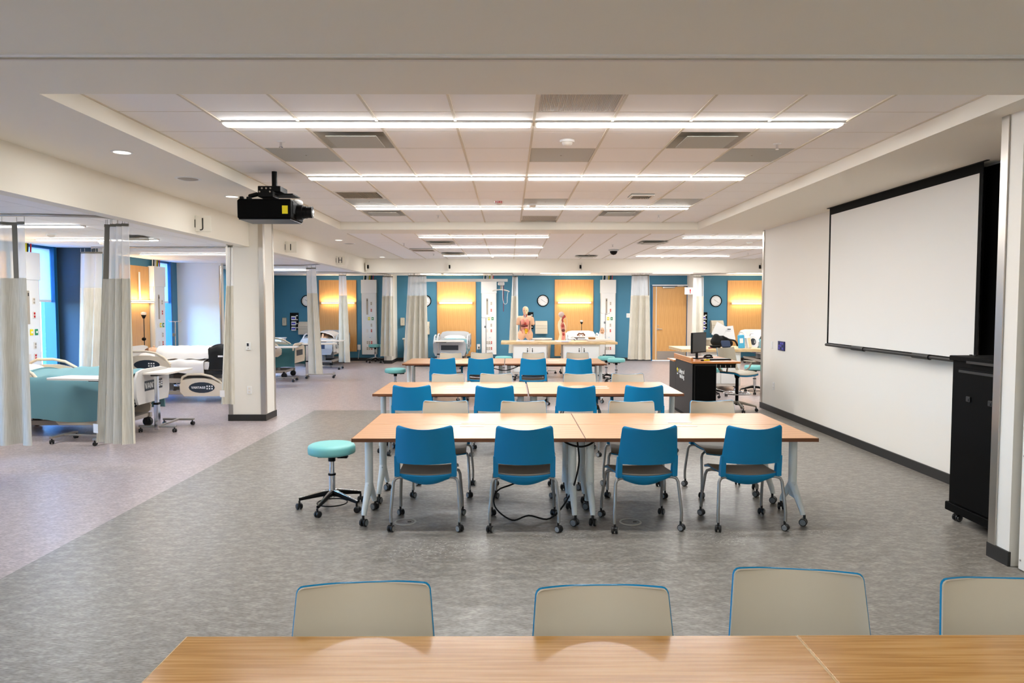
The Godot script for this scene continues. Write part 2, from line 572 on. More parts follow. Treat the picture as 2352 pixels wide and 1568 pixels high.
# ---------------------------------------------------------------- the building
func shell() -> void:
	struct("floor", MB.new().bd(-3.33, 4.42, -0.15, 0, -3.2, 12.08), M.floor_grey)
	struct("floor", MB.new().bd(-7.6, -3.33, -0.15, 0, -3.2, 23.1).bd(-3.33, 9.6, -0.15, 0, 12.08, 23.1), M.floor_mauve)
	struct("wall_back", MB.new().bd(-7.8, 4.7, 0, 3.6, -3.4, -3.2), M.wall_paint)
	struct("wall_right", MB.new().bd(4.42, 4.62, 0, 3.6, -3.2, 12.38), M.wall_paint)
	struct("wall_right", MB.new().bd(4.62, 9.8, 0, 3.6, 12.18, 12.38), M.wall_paint)
	struct("wall_right", MB.new().bd(9.6, 9.8, 0, 3.6, 12.38, 23.05), M.wall_paint)
	struct("wall_far", MB.new().bd(-7.8, 4.60, 0, 3.6, 23.05, 23.25).bd(5.79, 9.8, 0, 3.6, 23.05, 23.25).bd(4.60, 5.79, 2.45, 3.6, 23.05, 23.25), M.blue_wall)
	struct("wall_far", MB.new().bd(4.4, 6.0, 0, 3.0, 23.6, 23.7), M.wall_paint)
	# window wall on the left, openings at two bays in view and two nearer ones
	var wl := MB.new()
	var holes := [[3.0, 3.9], [7.1, 8.0], [11.0, 11.92], [15.25, 15.98], [19.4, 20.2]]
	var d := -3.2
	for h in holes:
		wl.bd(-7.8, -7.6, 0, 3.6, d, h[0])
		wl.bd(-7.8, -7.6, 0, 0.25, h[0], h[1])
		wl.bd(-7.8, -7.6, 2.78, 3.6, h[0], h[1])
		d = h[1]
	wl.bd(-7.8, -7.6, 0, 3.6, d, 23.05)
	struct("wall_left", wl, M.blue_wall)
	var k := 1
	for h in holes:
		var w := Node3D.new()
		w.name = "window_%d" % k
		k += 1
		add_child(w)
		w.set_meta("kind", "structure")
		var f := MB.new()
		f.bd(-7.8, -7.56, 0.25, 2.78, h[0], h[0] + 0.06).bd(-7.8, -7.56, 0.25, 2.78, h[1] - 0.06, h[1]).bd(-7.8, -7.56, 0.25, 0.31, h[0] + 0.06, h[1] - 0.06).bd(-7.8, -7.6, 2.72, 2.78, h[0] + 0.06, h[1] - 0.06)
		part(w, "window_frame", f, M.blue_frame)
		part(w, "pane", MB.new().bd(-7.745, -7.739, 0.31, 2.72, h[0] + 0.06, h[1] - 0.06), M.glass)
		var s := part(w, "roller_shade", MB.new().bd(-7.63, -7.626, 1.88, 2.72, h[0] + 0.07, h[1] - 0.07), M.shade)
		part(s, "hem_bar", MB.new().bd(-7.64, -7.615, 1.845, 1.885, h[0] + 0.07, h[1] - 0.07, 0.005), M.white)
	# short partitions that divide the bays along the window wall and the far wall
	struct("wall_bay", MB.new().bd(-7.6, -7.0, 0, 2.76, 12.0, 12.16), M.slate_wall)
	struct("wall_bay", MB.new().bd(-7.6, -6.6, 0, 2.76, 16.3, 16.46), M.wall_paint)
	struct("wall_bay", MB.new().bd(-7.6, -7.0, 0, 2.76, 7.75, 7.9), M.slate_wall)
	struct("wall_bay", MB.new().bd(-3.86, -3.64, 0, 2.76, 21.9, 23.05), M.wall_paint)
	struct("wall_bay", MB.new().bd(5.76, 5.98, 0, 2.76, 22.2, 23.05), M.wall_paint)
	for g in [[-6.63, -6.595, 16.27, 16.33], [-3.87, -3.80, 21.885, 21.96]]:
		struct("trim_bay_guard", MB.new().bd(g[0], g[1], 0.1, 2.7, g[2], g[3], 0.004), M.steel)
	# free-standing column under the left bulkhead
	struct("wall_column", MB.new().bd(-4.35, -3.79, 0, 3.09, 10.97, 11.45), M.wall_paint)
	for c in [[-4.355, -4.29, 10.96, 10.972, 2.70], [-4.355, -4.348, 10.972, 11.04, 2.70], [-3.855, -3.785, 10.96, 10.972, 3.09], [-3.792, -3.783, 10.972, 11.04, 3.09], [-3.792, -3.783, 11.40, 11.455, 3.09]]:
		struct("trim_column_guard", MB.new().bd(c[0], c[1], 0.1, c[4], c[2], c[3]), M.steel)
	# the pocket wall at the right for the folding partition
	struct("wall_pocket", MB.new().bd(3.43, 4.42, 0, 3.09, 4.78, 4.97), M.wall_paint)
	struct("trim_pocket_guard", MB.new().bd(3.418, 3.432, 0.1, 3.09, 4.91, 4.982).bd(3.432, 3.49, 0.1, 3.09, 4.97, 4.982), M.steel)
	struct("trim_pocket_base", MB.new().bd(3.415, 3.435, 0, 0.1, 4.77, 4.99).bd(3.435, 4.42, 0, 0.1, 4.97, 4.99), M.base_black)
	# bases
	struct("baseboard_right", MB.new().bd(4.40, 4.425, 0, 0.10, 4.99, 12.39).bd(4.40, 4.62, 0, 0.10, 12.38, 12.40), M.base_black)
	struct("baseboard_right", MB.new().bd(4.405, 4.425, 0, 0.10, -3.2, 4.78), M.base_black)
	struct("trim_right_wall_guard", MB.new().bd(4.405, 4.425, 0.1, 3.09, 12.33, 12.40).bd(4.425, 4.48, 0.1, 3.09, 12.385, 12.40), M.steel)
	struct("baseboard_far", MB.new().bd(-7.6, -3.87, 0, 0.10, 23.03, 23.05).bd(-3.63, 4.60, 0, 0.10, 23.03, 23.05).bd(5.99, 9.6, 0, 0.10, 23.03, 23.05).bd(-3.875, -3.86, 0, 0.1, 21.88, 23.03).bd(-3.64, -3.625, 0, 0.1, 21.88, 23.03).bd(-3.86, -3.64, 0, 0.1, 21.88, 21.9).bd(5.745, 5.99, 0, 0.1, 22.18, 22.2).bd(5.745, 5.76, 0, 0.1, 22.2, 23.03).bd(5.98, 5.99, 0, 0.1, 22.2, 23.03), M.base_black)
	struct("baseboard_left", MB.new().bd(-7.6, -7.58, 0, 0.10, -3.2, 11.98).bd(-7.6, -7.58, 0, 0.10, 12.18, 16.28).bd(-7.6, -7.58, 0, 0.10, 16.48, 23.03).bd(-7.6, -6.99, 0, 0.1, 11.98, 12.0).bd(-7.6, -6.59, 0, 0.1, 16.28, 16.3), M.base_black)
	struct("baseboard_column", MB.new().bd(-4.365, -3.775, 0, 0.10, 10.955, 11.465), M.base_black)
	# the double door in the far wall
	var dr := Node3D.new()
	dr.name = "door_1"
	add_child(dr)
	dr.set_meta("kind", "structure")
	part(dr, "door_frame", MB.new().bd(4.60, 4.64, 0, 2.45, 22.98, 23.2).bd(5.75, 5.79, 0, 2.45, 22.98, 23.2).bd(4.64, 5.75, 2.41, 2.45, 22.98, 23.2), M.blue_frame)
	part(dr, "side_leaf", MB.new().bd(4.64, 4.745, 0.02, 2.41, 23.03, 23.08), M.panel_wood)
	part(dr, "mullion", MB.new().bd(4.745, 4.775, 0.01, 2.41, 23.02, 23.09), M.tile_bar)
	var lf := part(dr, "door_leaf", MB.new().bd(4.775, 5.745, 0.02, 2.41, 23.03, 23.08), M.panel_wood)
	part(lf, "kick_plate", MB.new().bd(4.80, 5.72, 0.04, 0.31, 23.02, 23.03), M.steel)
	part(lf, "door_handle", MB.new().tube([at(4.83, 1.03, 23.02), at(4.83, 1.03, 22.97), at(4.95, 1.03, 22.97)], 0.012).cyl(at(4.83, 1.03, 23.03), at(4.83, 1.03, 23.015), 0.035).cyl(at(4.83, 1.14, 23.03), at(4.83, 1.14, 23.01), 0.022), M.steel)
	part(lf, "door_closer", MB.new().bd(4.95, 5.35, 2.35, 2.40, 22.96, 23.03, 0.008).bd(5.42, 5.62, 2.40, 2.43, 22.94, 22.98), M.steel)
	part(dr, "guard_rail", MB.new().bd(4.62, 5.78, 2.43, 2.465, 22.95, 22.985), M.white)

func tiled(parent: Node3D, xs: Array, ds: Array, y: float, gap: float, skip: Array) -> void:
	var shared := {}
	for i in xs.size() - 1:
		for j in ds.size() - 1:
			if skip.has(Vector2i(i, j)):
				continue
			var w: float = xs[i + 1] - xs[i] - gap
			var l: float = ds[j + 1] - ds[j] - gap
			var key := "%.3f_%.3f" % [w, l]
			if not shared.has(key):
				shared[key] = MB.new().box(Vector3.ZERO, Vector3(w, 0.016, l), 0.003).mesh()
			var o := part(parent, "ceiling_tile", shared[key], M.tile_white)
			o.position = at((xs[i] + xs[i + 1]) / 2, y + 0.008, (ds[j] + ds[j + 1]) / 2)

func ceilings() -> void:
	struct("ceiling", MB.new().bd(-7.8, 4.62, 3.45, 3.6, -3.4, 12.38).bd(-7.8, 9.8, 3.45, 3.6, 12.38, 23.25), M.soffit_paint)
	# plaster soffits round the coffer
	struct("ceiling_soffit", MB.new().bd(-4.0, 4.42, 3.09, 3.2, -3.2, 3.79), M.soffit_paint)
	struct("ceiling_soffit", MB.new().bd(-4.0, 4.42, 3.09, 3.2, 3.83, 4.46), M.soffit_paint)
	var s := struct("ceiling_soffit", MB.new().bd(-4.0, -2.9, 3.09, 3.26, 4.46, 12.26).bd(3.24, 4.42, 3.09, 3.26, 4.46, 12.26).bd(-4.0, 9.6, 3.09, 3.26, 12.26, 12.95).bd(-4.0, -2.93, 3.09, 3.26, 12.95, 19.8).bd(-4.0, 4.42, 3.2, 3.26, 4.36, 4.46), M.soffit_paint)
	var tr := struct("trim_partition_track", MB.new().bd(-4.0, 4.42, 3.185, 3.2, 3.79, 3.83), M.metal_panel)
	part(tr, "flange", MB.new().bd(-4.0, 4.42, 3.082, 3.09, 3.755, 3.79), M.white)
	part(tr, "flange", MB.new().bd(-4.0, 4.42, 3.084, 3.09, 3.83, 3.855), M.offwhite)
	# coffer
	var xs := []
	for k in range(-5, 6):
		xs.append(0.19 + 0.6085 * k)
	xs[0] = -2.9
	xs[10] = 3.24
	var ds := [4.46]
	for k in 13:
		ds.append(4.73 + 0.61 * k)
	ds[13] = 12.26
	var cf := Node3D.new()
	cf.name = "ceiling_coffer"
	add_child(cf)
	cf.set_meta("kind", "structure")
	part(cf, "backing", MB.new().bd(-2.95, 3.29, 3.36, 3.38, 4.4, 12.3).bd(-2.95, -2.9, 3.25, 3.36, 4.4, 12.3).bd(3.24, 3.29, 3.25, 3.36, 4.4, 12.3).bd(-2.9, 3.24, 3.25, 3.36, 4.4, 4.46).bd(-2.9, 3.24, 3.25, 3.36, 12.26, 12.3), M.tile_bar)
	# panes of other kinds take some of the cells
	var skip := [Vector2i(5, 1), Vector2i(2, 3), Vector2i(7, 3), Vector2i(1, 4), Vector2i(5, 4), Vector2i(8, 4), Vector2i(1, 8), Vector2i(1, 9), Vector2i(5, 9), Vector2i(8, 9), Vector2i(1, 11), Vector2i(7, 11), Vector2i(5, 12)]
	tiled(cf, xs, ds, 3.22, 0.012, skip)
	for k in xs.size():
		part(cf, "grid_bar", MB.new().bd(xs[k] - 0.010, xs[k] + 0.010, 3.212, 3.245, 4.46, 12.26), M.tile_bar)
	for k in range(1, ds.size() - 1):
		part(cf, "grid_bar", MB.new().bd(-2.9, 3.24, 3.221, 3.245, ds[k] - 0.005, ds[k] + 0.005), M.tile_bar)
	# lower tiled ceiling beyond
	var cb := Node3D.new()
	cb.name = "ceiling_far"
	add_child(cb)
	cb.set_meta("kind", "structure")
	part(cb, "backing", MB.new().bd(-2.93, 9.6, 3.115, 3.2, 12.95, 19.8), M.tile_bar)
	var xb := []
	for k in 21:
		xb.append(-2.93 + 0.6105 * k)
	xb[20] = 9.6
	var dbk := []
	for k in 12:
		dbk.append(12.95 + 0.6227 * k)
	tiled(cb, xb, dbk, 3.09, 0.012, [])
	for k in range(0, 17):
		part(cb, "grid_bar", MB.new().bd(xb[k] - 0.010, xb[k] + 0.010, 3.084, 3.115, 12.95, 19.8), M.tile_bar)
	# bulkheads and bay ceilings
	struct("trim_bulkhead", MB.new().bd(-4.14, -4.0, 2.705, 3.45, -3.2, 19.94).bd(-4.15, -3.99, 2.69, 2.705, -3.2, 19.94), M.soffit_paint)
	struct("trim_bulkhead", MB.new().bd(-4.0, 9.6, 2.715, 3.45, 19.8, 19.94).bd(-4.0, 9.6, 2.70, 2.715, 19.79, 19.95), M.soffit_paint)
	var lb := Node3D.new()
	lb.name = "ceiling_left_bays"
	add_child(lb)
	lb.set_meta("kind", "structure")
	part(lb, "backing", MB.new().bd(-7.6, -4.14, 2.785, 2.9, -3.2, 23.05).bd(-4.14, 9.6, 2.785, 2.9, 19.94, 23.05), M.tile_bar)
	var xl := []
	for k in 7:
		xl.append(-7.6 + 0.5767 * k)
	var dl := []
	for k in 25:
		dl.append(4.0 + 0.7633 * k)
	dl[24] = 23.05
	xl[6] = -4.14
	tiled(lb, xl, dl, 2.76, 0.012, [])
	part(lb, "ceiling_board", MB.new().bd(-7.6, -4.14, 2.76, 2.785, -3.2, 4.0), M.tile_white)
	var fb := Node3D.new()
	fb.name = "ceiling_far_bays"
	add_child(fb)
	fb.set_meta("kind", "structure")
	var xf2 := []
	for k in 13:
		xf2.append(-4.14 + 1.145 * k)
	tiled(fb, xf2, [19.94, 21.0, 22.0, 23.05], 2.76, 0.012, [])

# ---------------------------------------------------------------- lamps of the place
func strip(label: String, x0: float, x1: float, dc: float, y: float, w: float, e: float, group: String) -> void:
	var o := thing("ceiling_light", label, "light", at((x0 + x1) / 2, y, dc), 0.0, group)
	var l := x1 - x0
	part(o, "frame", MB.new().box(Vector3(0, 0.0, -w / 2 - 0.006), Vector3(l, 0.02, 0.012)).box(Vector3(0, 0.0, w / 2 + 0.006), Vector3(l, 0.02, 0.012)).box(Vector3(-l / 2 + 0.006, 0, 0), Vector3(0.012, 0.02, w)).box(Vector3(l / 2 - 0.006, 0, 0), Vector3(0.012, 0.02, w)), M.white)
	# lens drop and both side lights are added to brighten the ceiling
	part(o, "diffuser", MB.new().box(Vector3(0, -0.008, 0), Vector3(l - 0.03, 0.030, w), 0.004), M.lamp_white)
	area(o, Vector3(0, -0.026, 0), Vector2(l - 0.05, w - 0.02), e, STRIP_COL)
	for s in [1.0, -1.0]:
		area(o, Vector3(0, -0.011, s * (w / 2 + 0.004)), Vector2(l - 0.05, 0.022), e * SIDE_SHARE, STRIP_COL, Vector3(0, PI if s > 0 else 0.0, 0))

func lights() -> void:
	var rows := ["nearest", "middle", "farthest"]
	for k in 3:
		var dc: float = [5.65, 8.02, 10.45][k]
		strip("long linear ceiling light, left half of the %s row in the recessed ceiling" % rows[k], -2.245, 0.18, dc, 3.214, 0.10, STRIP_E, "linear lights in the recessed ceiling")
		strip("long linear ceiling light, right half of the %s row in the recessed ceiling" % rows[k], 0.20, 2.62, dc, 3.214, 0.10, STRIP_E, "linear lights in the recessed ceiling")
		var df: float = [13.42, 15.8, 18.42][k]
		strip("linear light in the lower far ceiling, left column, %s of three" % rows[k], -1.71, 0.755, df, 3.084, 0.09, STRIP_E, "linear lights in the far ceiling")
		strip("linear light in the lower far ceiling by the white wall, %s of three" % rows[k], 3.285, 5.73, df + 0.12, 3.084, 0.09, STRIP_E, "linear lights in the far ceiling")
	strip("linear light on the left bay ceiling nearest the camera", -6.9, -5.16, 8.68, 2.754, 0.08, 3.0, "linear lights over the beds")
	strip("linear light on the left bay ceiling above the teal bed", -6.9, -5.13, 10.45, 2.754, 0.08, 3.0, "linear lights over the beds")
	strip("linear light on the left bay ceiling just before the column", -6.9, -4.9, 13.35, 2.754, 0.08, 3.0, "linear lights over the beds")
	strip("linear light on the bay ceiling behind the column", -6.9, -5.39, 19.15, 2.754, 0.08, 4.8, "linear lights over the beds")
	strip("linear light above the middle far bed with the ceiling lift", -2.70, -0.79, 21.58, 2.754, 0.08, 4.8, "linear lights over the beds")
	strip("linear light above the far bay behind the anatomy models", 0.9, 2.4, 21.0, 2.754, 0.08, 4.8, "linear lights over the beds")
	strip("linear light above the wooden far door", 4.2, 5.4, 20.9, 2.754, 0.08, 4.8, "linear lights over the beds")
	strip("linear light above the far right bay", 6.4, 8.4, 21.0, 2.754, 0.08, 4.8, "linear lights over the beds")
	# the near room, behind and above the camera
	strip("linear ceiling light behind the camera at the left", -2.6, -0.2, -0.7, 3.084, 0.10, 4.2, "linear lights of the near room")
	strip("linear ceiling light behind the camera at the right", 0.4, 2.8, -0.7, 3.084, 0.10, 4.2, "linear lights of the near room")
	strip("linear ceiling light at the back of the near room", -1.2, 1.2, -2.5, 3.084, 0.10, 4.0, "linear lights of the near room")
	strip("linear light on the left bay ceiling beside the camera", -6.9, -5.2, 5.7, 2.754, 0.08, 3.0, "linear lights over the beds")
	strip("linear light on the left bay ceiling at the near end", -6.9, -5.2, 2.6, 2.754, 0.08, 3.0, "linear lights over the beds")
	# recessed downlights along the left soffit
	var names := ["nearest the camera on the left soffit", "beside the projector on the left soffit", "on the left soffit just past the column", "on the left soffit above the letter I sign", "farthest along the left soffit"]
	var spots := [[-3.294, 6.12], [-3.316, 8.57], [-3.392, 14.2], [-3.389, 16.74], [-3.406, 19.12]]
	for k in 5:
		if k == 3:
			continue
		var o := thing("downlight", "round recessed downlight " + names[k], "light", at(spots[k][0], 3.09, spots[k][1]), 0.0, "round downlights along the left soffit")
		part(o, "trim_ring", MB.new().lathe([Vector2(0.068, 0.0), Vector2(0.068, -0.006), Vector2(0.085, -0.006), Vector2(0.088, 0.0)], 24), M.white)
		part(o, "lens", MB.new().lathe([Vector2(0.0, -0.003), Vector2(0.068, -0.003)], 24), M.lamp_white)
		area(o, Vector3(0, -0.012, 0), Vector2(0.10, 0.10), 0.35, STRIP_COL)

# ---------------------------------------------------------------- tables, chairs, stools
const SIDE := Basis(Vector3(0, 0, 1), Vector3(0, 1, 0), Vector3(1, 0, 0))  # a drawn outline stands in the (z, y) plane

func caster_mesh(r: float) -> Array:
	var m := MB.new()
	for s in [-1.0, 1.0]:
		m.xf = Transform3D(Basis(Vector3(0, 0, 1), PI / 2), Vector3(s * r * 0.55, r, 0))
		m.lathe([Vector2(0, -r * 0.35), Vector2(r * 0.8, -r * 0.35), Vector2(r, -r * 0.22), Vector2(r, r * 0.22), Vector2(r * 0.8, r * 0.35), Vector2(0, r * 0.35)], 16)
	m.xf = Transform3D.IDENTITY
	m.box(Vector3(0, r * 1.35, r * 0.1), Vector3(r * 0.9, r * 1.1, r * 1.3), r * 0.25)
	m.cyl(Vector3(0, r * 1.8, -r * 0.25), Vector3(0, r * 2.9, -r * 0.25), r * 0.34)
	var c := MB.new()
	c.xf = Transform3D(Basis(Vector3(0, 0, 1), PI / 2), Vector3.ZERO)
	c.lathe([Vector2(0, -r * 0.06), Vector2(r * 0.72, -r * 0.06), Vector2(r * 0.78, 0), Vector2(r * 0.72, r * 0.06), Vector2(0, r * 0.06)], 16)
	return [m.mesh(), c.mesh(), r]

var caster_small: Array
var caster_big: Array

func add_caster(parent: Node3D, kind: Array, pos: Vector3, turn: float, cap: Material) -> void:
	var c := part(parent, "caster", kind[0], M.caster)
	c.position = pos
	c.rotation.y = turn
	for s in [-1.0, 1.0]:
		part(c, "wheel_cap", kind[1], cap).position = Vector3(s * kind[2] * 0.93, kind[2], 0)

func make_chair() -> Node3D:
	var t := thing("stacking_chair", "blue and grey plastic chair", "chair", Vector3.ZERO, 0.0, "blue and grey chairs at the tables")
	var back := func(u: float, v0: float, inset: float, fwd: float) -> Vector3:
		var v := 1.0 - (1.0 - v0) * (1.0 - v0)
		var x := u * 2.0 - 1.0
		var r := 0.02
		var up := maxf(0.0, v * 0.3 - (0.3 - r))
		var w := lerpf(0.244, 0.220, v) - inset - (r - sqrt(maxf(0.0, r * r - up * up)))
		return Vector3(x * w, lerpf(0.545 + inset, 0.848 - inset, v) - 0.020 * (1.0 - x * x) * v, 0.192 + 0.055 * v + 0.080 * (1.0 - x * x) - fwd)
	part(t, "back_shell", MB.new().sheet(32, 12, func(u, v): return back.call(u, v, 0.0, 0.0), 0.007), M.chair_blue)
	part(t, "back_lining", MB.new().sheet(32, 12, func(u, v): return back.call(u, v, 0.003, 0.005), 0.005), M.chair_grey, "warm grey front of the backrest")
	for s in [-1.0, 1.0]:
		var m := MB.new()
		m.xf = Transform3D(SIDE, Vector3(s * 0.226, 0, 0))
		m.extrude(PackedVector2Array([Vector2(0.185, 0.60), Vector2(0.212, 0.60), Vector2(0.210, 0.545), Vector2(0.206, 0.50), Vector2(0.202, 0.432), Vector2(0.15, 0.432), Vector2(0.155, 0.50)]), -0.020, 0.0195)
		part(t, "back_bracket", m, M.chair_blue)
	var seat := func(u: float, v: float, drop: float) -> Vector3:
		var x := u * 2.0 - 1.0
		var w := lerpf(0.218, 0.232, v)
		var fr := smoothstep(0.8, 1.0, v) * 0.035
		return Vector3(x * w, 0.462 - 0.016 * (1.0 - x * x) - fr - drop - 0.012 * sin(PI * v) , lerpf(0.185, -0.245, v) - 0.02 * (1.0 - x * x) * (v - 0.5) * 2.0)
	part(t, "seat", MB.new().sheet(12, 10, func(u, v): return seat.call(u, v, 0.0), 0.008), M.seat_shaded_grey)
	var shell := MB.new().sheet(12, 10, func(u, v): return seat.call(u, v, 0.009), 0.010)
	shell.sheet(12, 5, func(u: float, v: float) -> Vector3:
		var x := u * 2.0 - 1.0
		return Vector3(x * lerpf(0.220, 0.150, v * v), 0.452 - 0.016 * (1.0 - x * x) - 0.078 * v + 0.016 * x * x * v, 0.205 - 0.06 * v + 0.012 * sin(PI * v) - 0.02 * x * x), 0.009)
	shell.box(Vector3(0, 0.405, -0.02), Vector3(0.26, 0.035, 0.26), 0.012)
	part(t, "seat_shell", shell, M.chair_blue)
	for s in [-1.0, 1.0]:
		part(t, "leg", MB.new().tube([Vector3(s * 0.13, 0.418, 0.14), Vector3(s * 0.215, 0.422, 0.175), Vector3(s * 0.243, 0.412, 0.186), Vector3(s * 0.256, 0.385, 0.19), Vector3(s * 0.27, 0.20, 0.222), Vector3(s * 0.273, 0.15, 0.228), Vector3(s * 0.272, 0.075, 0.228)], 0.0125, 8), M.tube_grey)
		part(t, "leg", MB.new().tube([Vector3(s * 0.13, 0.412, -0.08), Vector3(s * 0.21, 0.414, -0.135), Vector3(s * 0.238, 0.40, -0.155), Vector3(s * 0.248, 0.37, -0.163), Vector3(s * 0.262, 0.15, -0.218), Vector3(s * 0.262, 0.075, -0.22)], 0.0125, 8), M.tube_grey)
		add_caster(t, caster_small, Vector3(s * 0.272, 0, 0.233), s * 0.6 + 0.2, M.tube_grey)
		add_caster(t, caster_small, Vector3(s * 0.262, 0, -0.215), -s * 0.7, M.caster_cap)
	return t

func make_table(wood: Material, edge: Material) -> Node3D:
	var t := thing("training_table", "table", "table", Vector3.ZERO, 0.0, "rolling flip-top tables")
	part(t, "table_top", MB.new().box(Vector3(0, 0.721, 0), Vector3(1.85, 0.028, 0.652), 0.002), wood)
	part(t, "edge_band", MB.new().box(Vector3(0, 0.719, 0.3265), Vector3(1.854, 0.029, 0.003)).box(Vector3(0, 0.719, -0.3265), Vector3(1.854, 0.029, 0.003)).box(Vector3(-0.9265, 0.719, 0), Vector3(0.003, 0.029, 0.65)).box(Vector3(0.9265, 0.719, 0), Vector3(0.003, 0.029, 0.65)), edge, "edge band")
	part(t, "beam", MB.new().box(Vector3(0, 0.672, 0), Vector3(1.5, 0.03, 0.05), 0.005), M.black)
	for s in [-1.0, 1.0]:
		part(t, "bracket", MB.new().box(Vector3(s * 0.76, 0.697, 0), Vector3(0.26, 0.02, 0.46), 0.008), M.black)
		var x: float = s * 0.855
		part(t, "leg", MB.new().cyl(Vector3(x, 0.70, 0), Vector3(x, 0.28, 0), 0.034, 0.034, 16).box(Vector3(x, 0.235, 0), Vector3(0.012, 0.12, 0.12), 0.003), M.leg_white)
		for q in [-1.0, 1.0]:
			part(t, "foot", MB.new().tube([Vector3(x, 0.31, 0.0), Vector3(x, 0.285, q * 0.010), Vector3(x, 0.12, q * 0.205), Vector3(x, 0.10, q * 0.22), Vector3(x, 0.085, q * 0.222)], [0.033, 0.034, 0.023, 0.021, 0.020], 10), M.leg_white)
			add_caster(t, caster_big, Vector3(x, 0, q * 0.235), 0.7 * s * q + 0.3, M.caster_cap)
	part(t, "power_strip", MB.new().box(Vector3(0, 0.7365, 0.235), Vector3(0.215, 0.004, 0.026), 0.001), M.white, "white power module strip set in the top")
	return t

func make_stool() -> Node3D:
	var t := thing("rolling_stool", "stool", "stool", Vector3.ZERO, 0.0, "round teal rolling stools")
	part(t, "seat", MB.new().lathe([Vector2(0, 0.488), Vector2(0.185, 0.488), Vector2(0.202, 0.495), Vector2(0.205, 0.51), Vector2(0.205, 0.545), Vector2(0.198, 0.562), Vector2(0.18, 0.572), Vector2(0.12, 0.577), Vector2(0, 0.578)], 32, Vector3.ZERO, true), M.stool_teal)
	part(t, "seat_plate", MB.new().box(Vector3(0.0, 0.478, 0), Vector3(0.2, 0.02, 0.2), 0.004).box(Vector3(0.11, 0.47, 0.06), Vector3(0.09, 0.022, 0.05), 0.006), M.black)
	part(t, "column", MB.new().cyl(Vector3(0, 0.42, 0), Vector3(0, 0.12, 0), 0.024).cyl(Vector3(0, 0.30, 0), Vector3(0, 0.10, 0), 0.029), M.chrome)
	part(t, "collar", MB.new().cyl(Vector3(0, 0.475, 0), Vector3(0, 0.42, 0), 0.032).cyl(Vector3(0, 0.31, 0), Vector3(0, 0.295, 0), 0.034), M.black)
	for k in 5:
		var a := TAU * k / 5.0 + 0.5
		var d := Vector3(cos(a), 0, sin(a))
		part(t, "base_arm", MB.new().tube([d * 0.02 + Vector3(0, 0.135, 0), d * 0.08 + Vector3(0, 0.13, 0), d * 0.285 + Vector3(0, 0.088, 0)], [0.03, 0.024, 0.014], 8), M.black)
		part(t, "arm_ridge", MB.new().tube([d * 0.02 + Vector3(0, 0.158, 0), d * 0.08 + Vector3(0, 0.148, 0), d * 0.285 + Vector3(0, 0.098, 0)], [0.014, 0.011, 0.006], 6), M.chrome)
		add_caster(t, caster_small, d * 0.285, a + 0.8, M.caster)
	var ring := []
	for k in 24:
		ring.append(Vector3(cos(TAU * k / 24), 0, sin(TAU * k / 24)) * 0.13 + Vector3(0, 0.05, 0))
	part(t, "release_ring", MB.new().tube(ring, 0.006, 6, true), M.black)
	return t

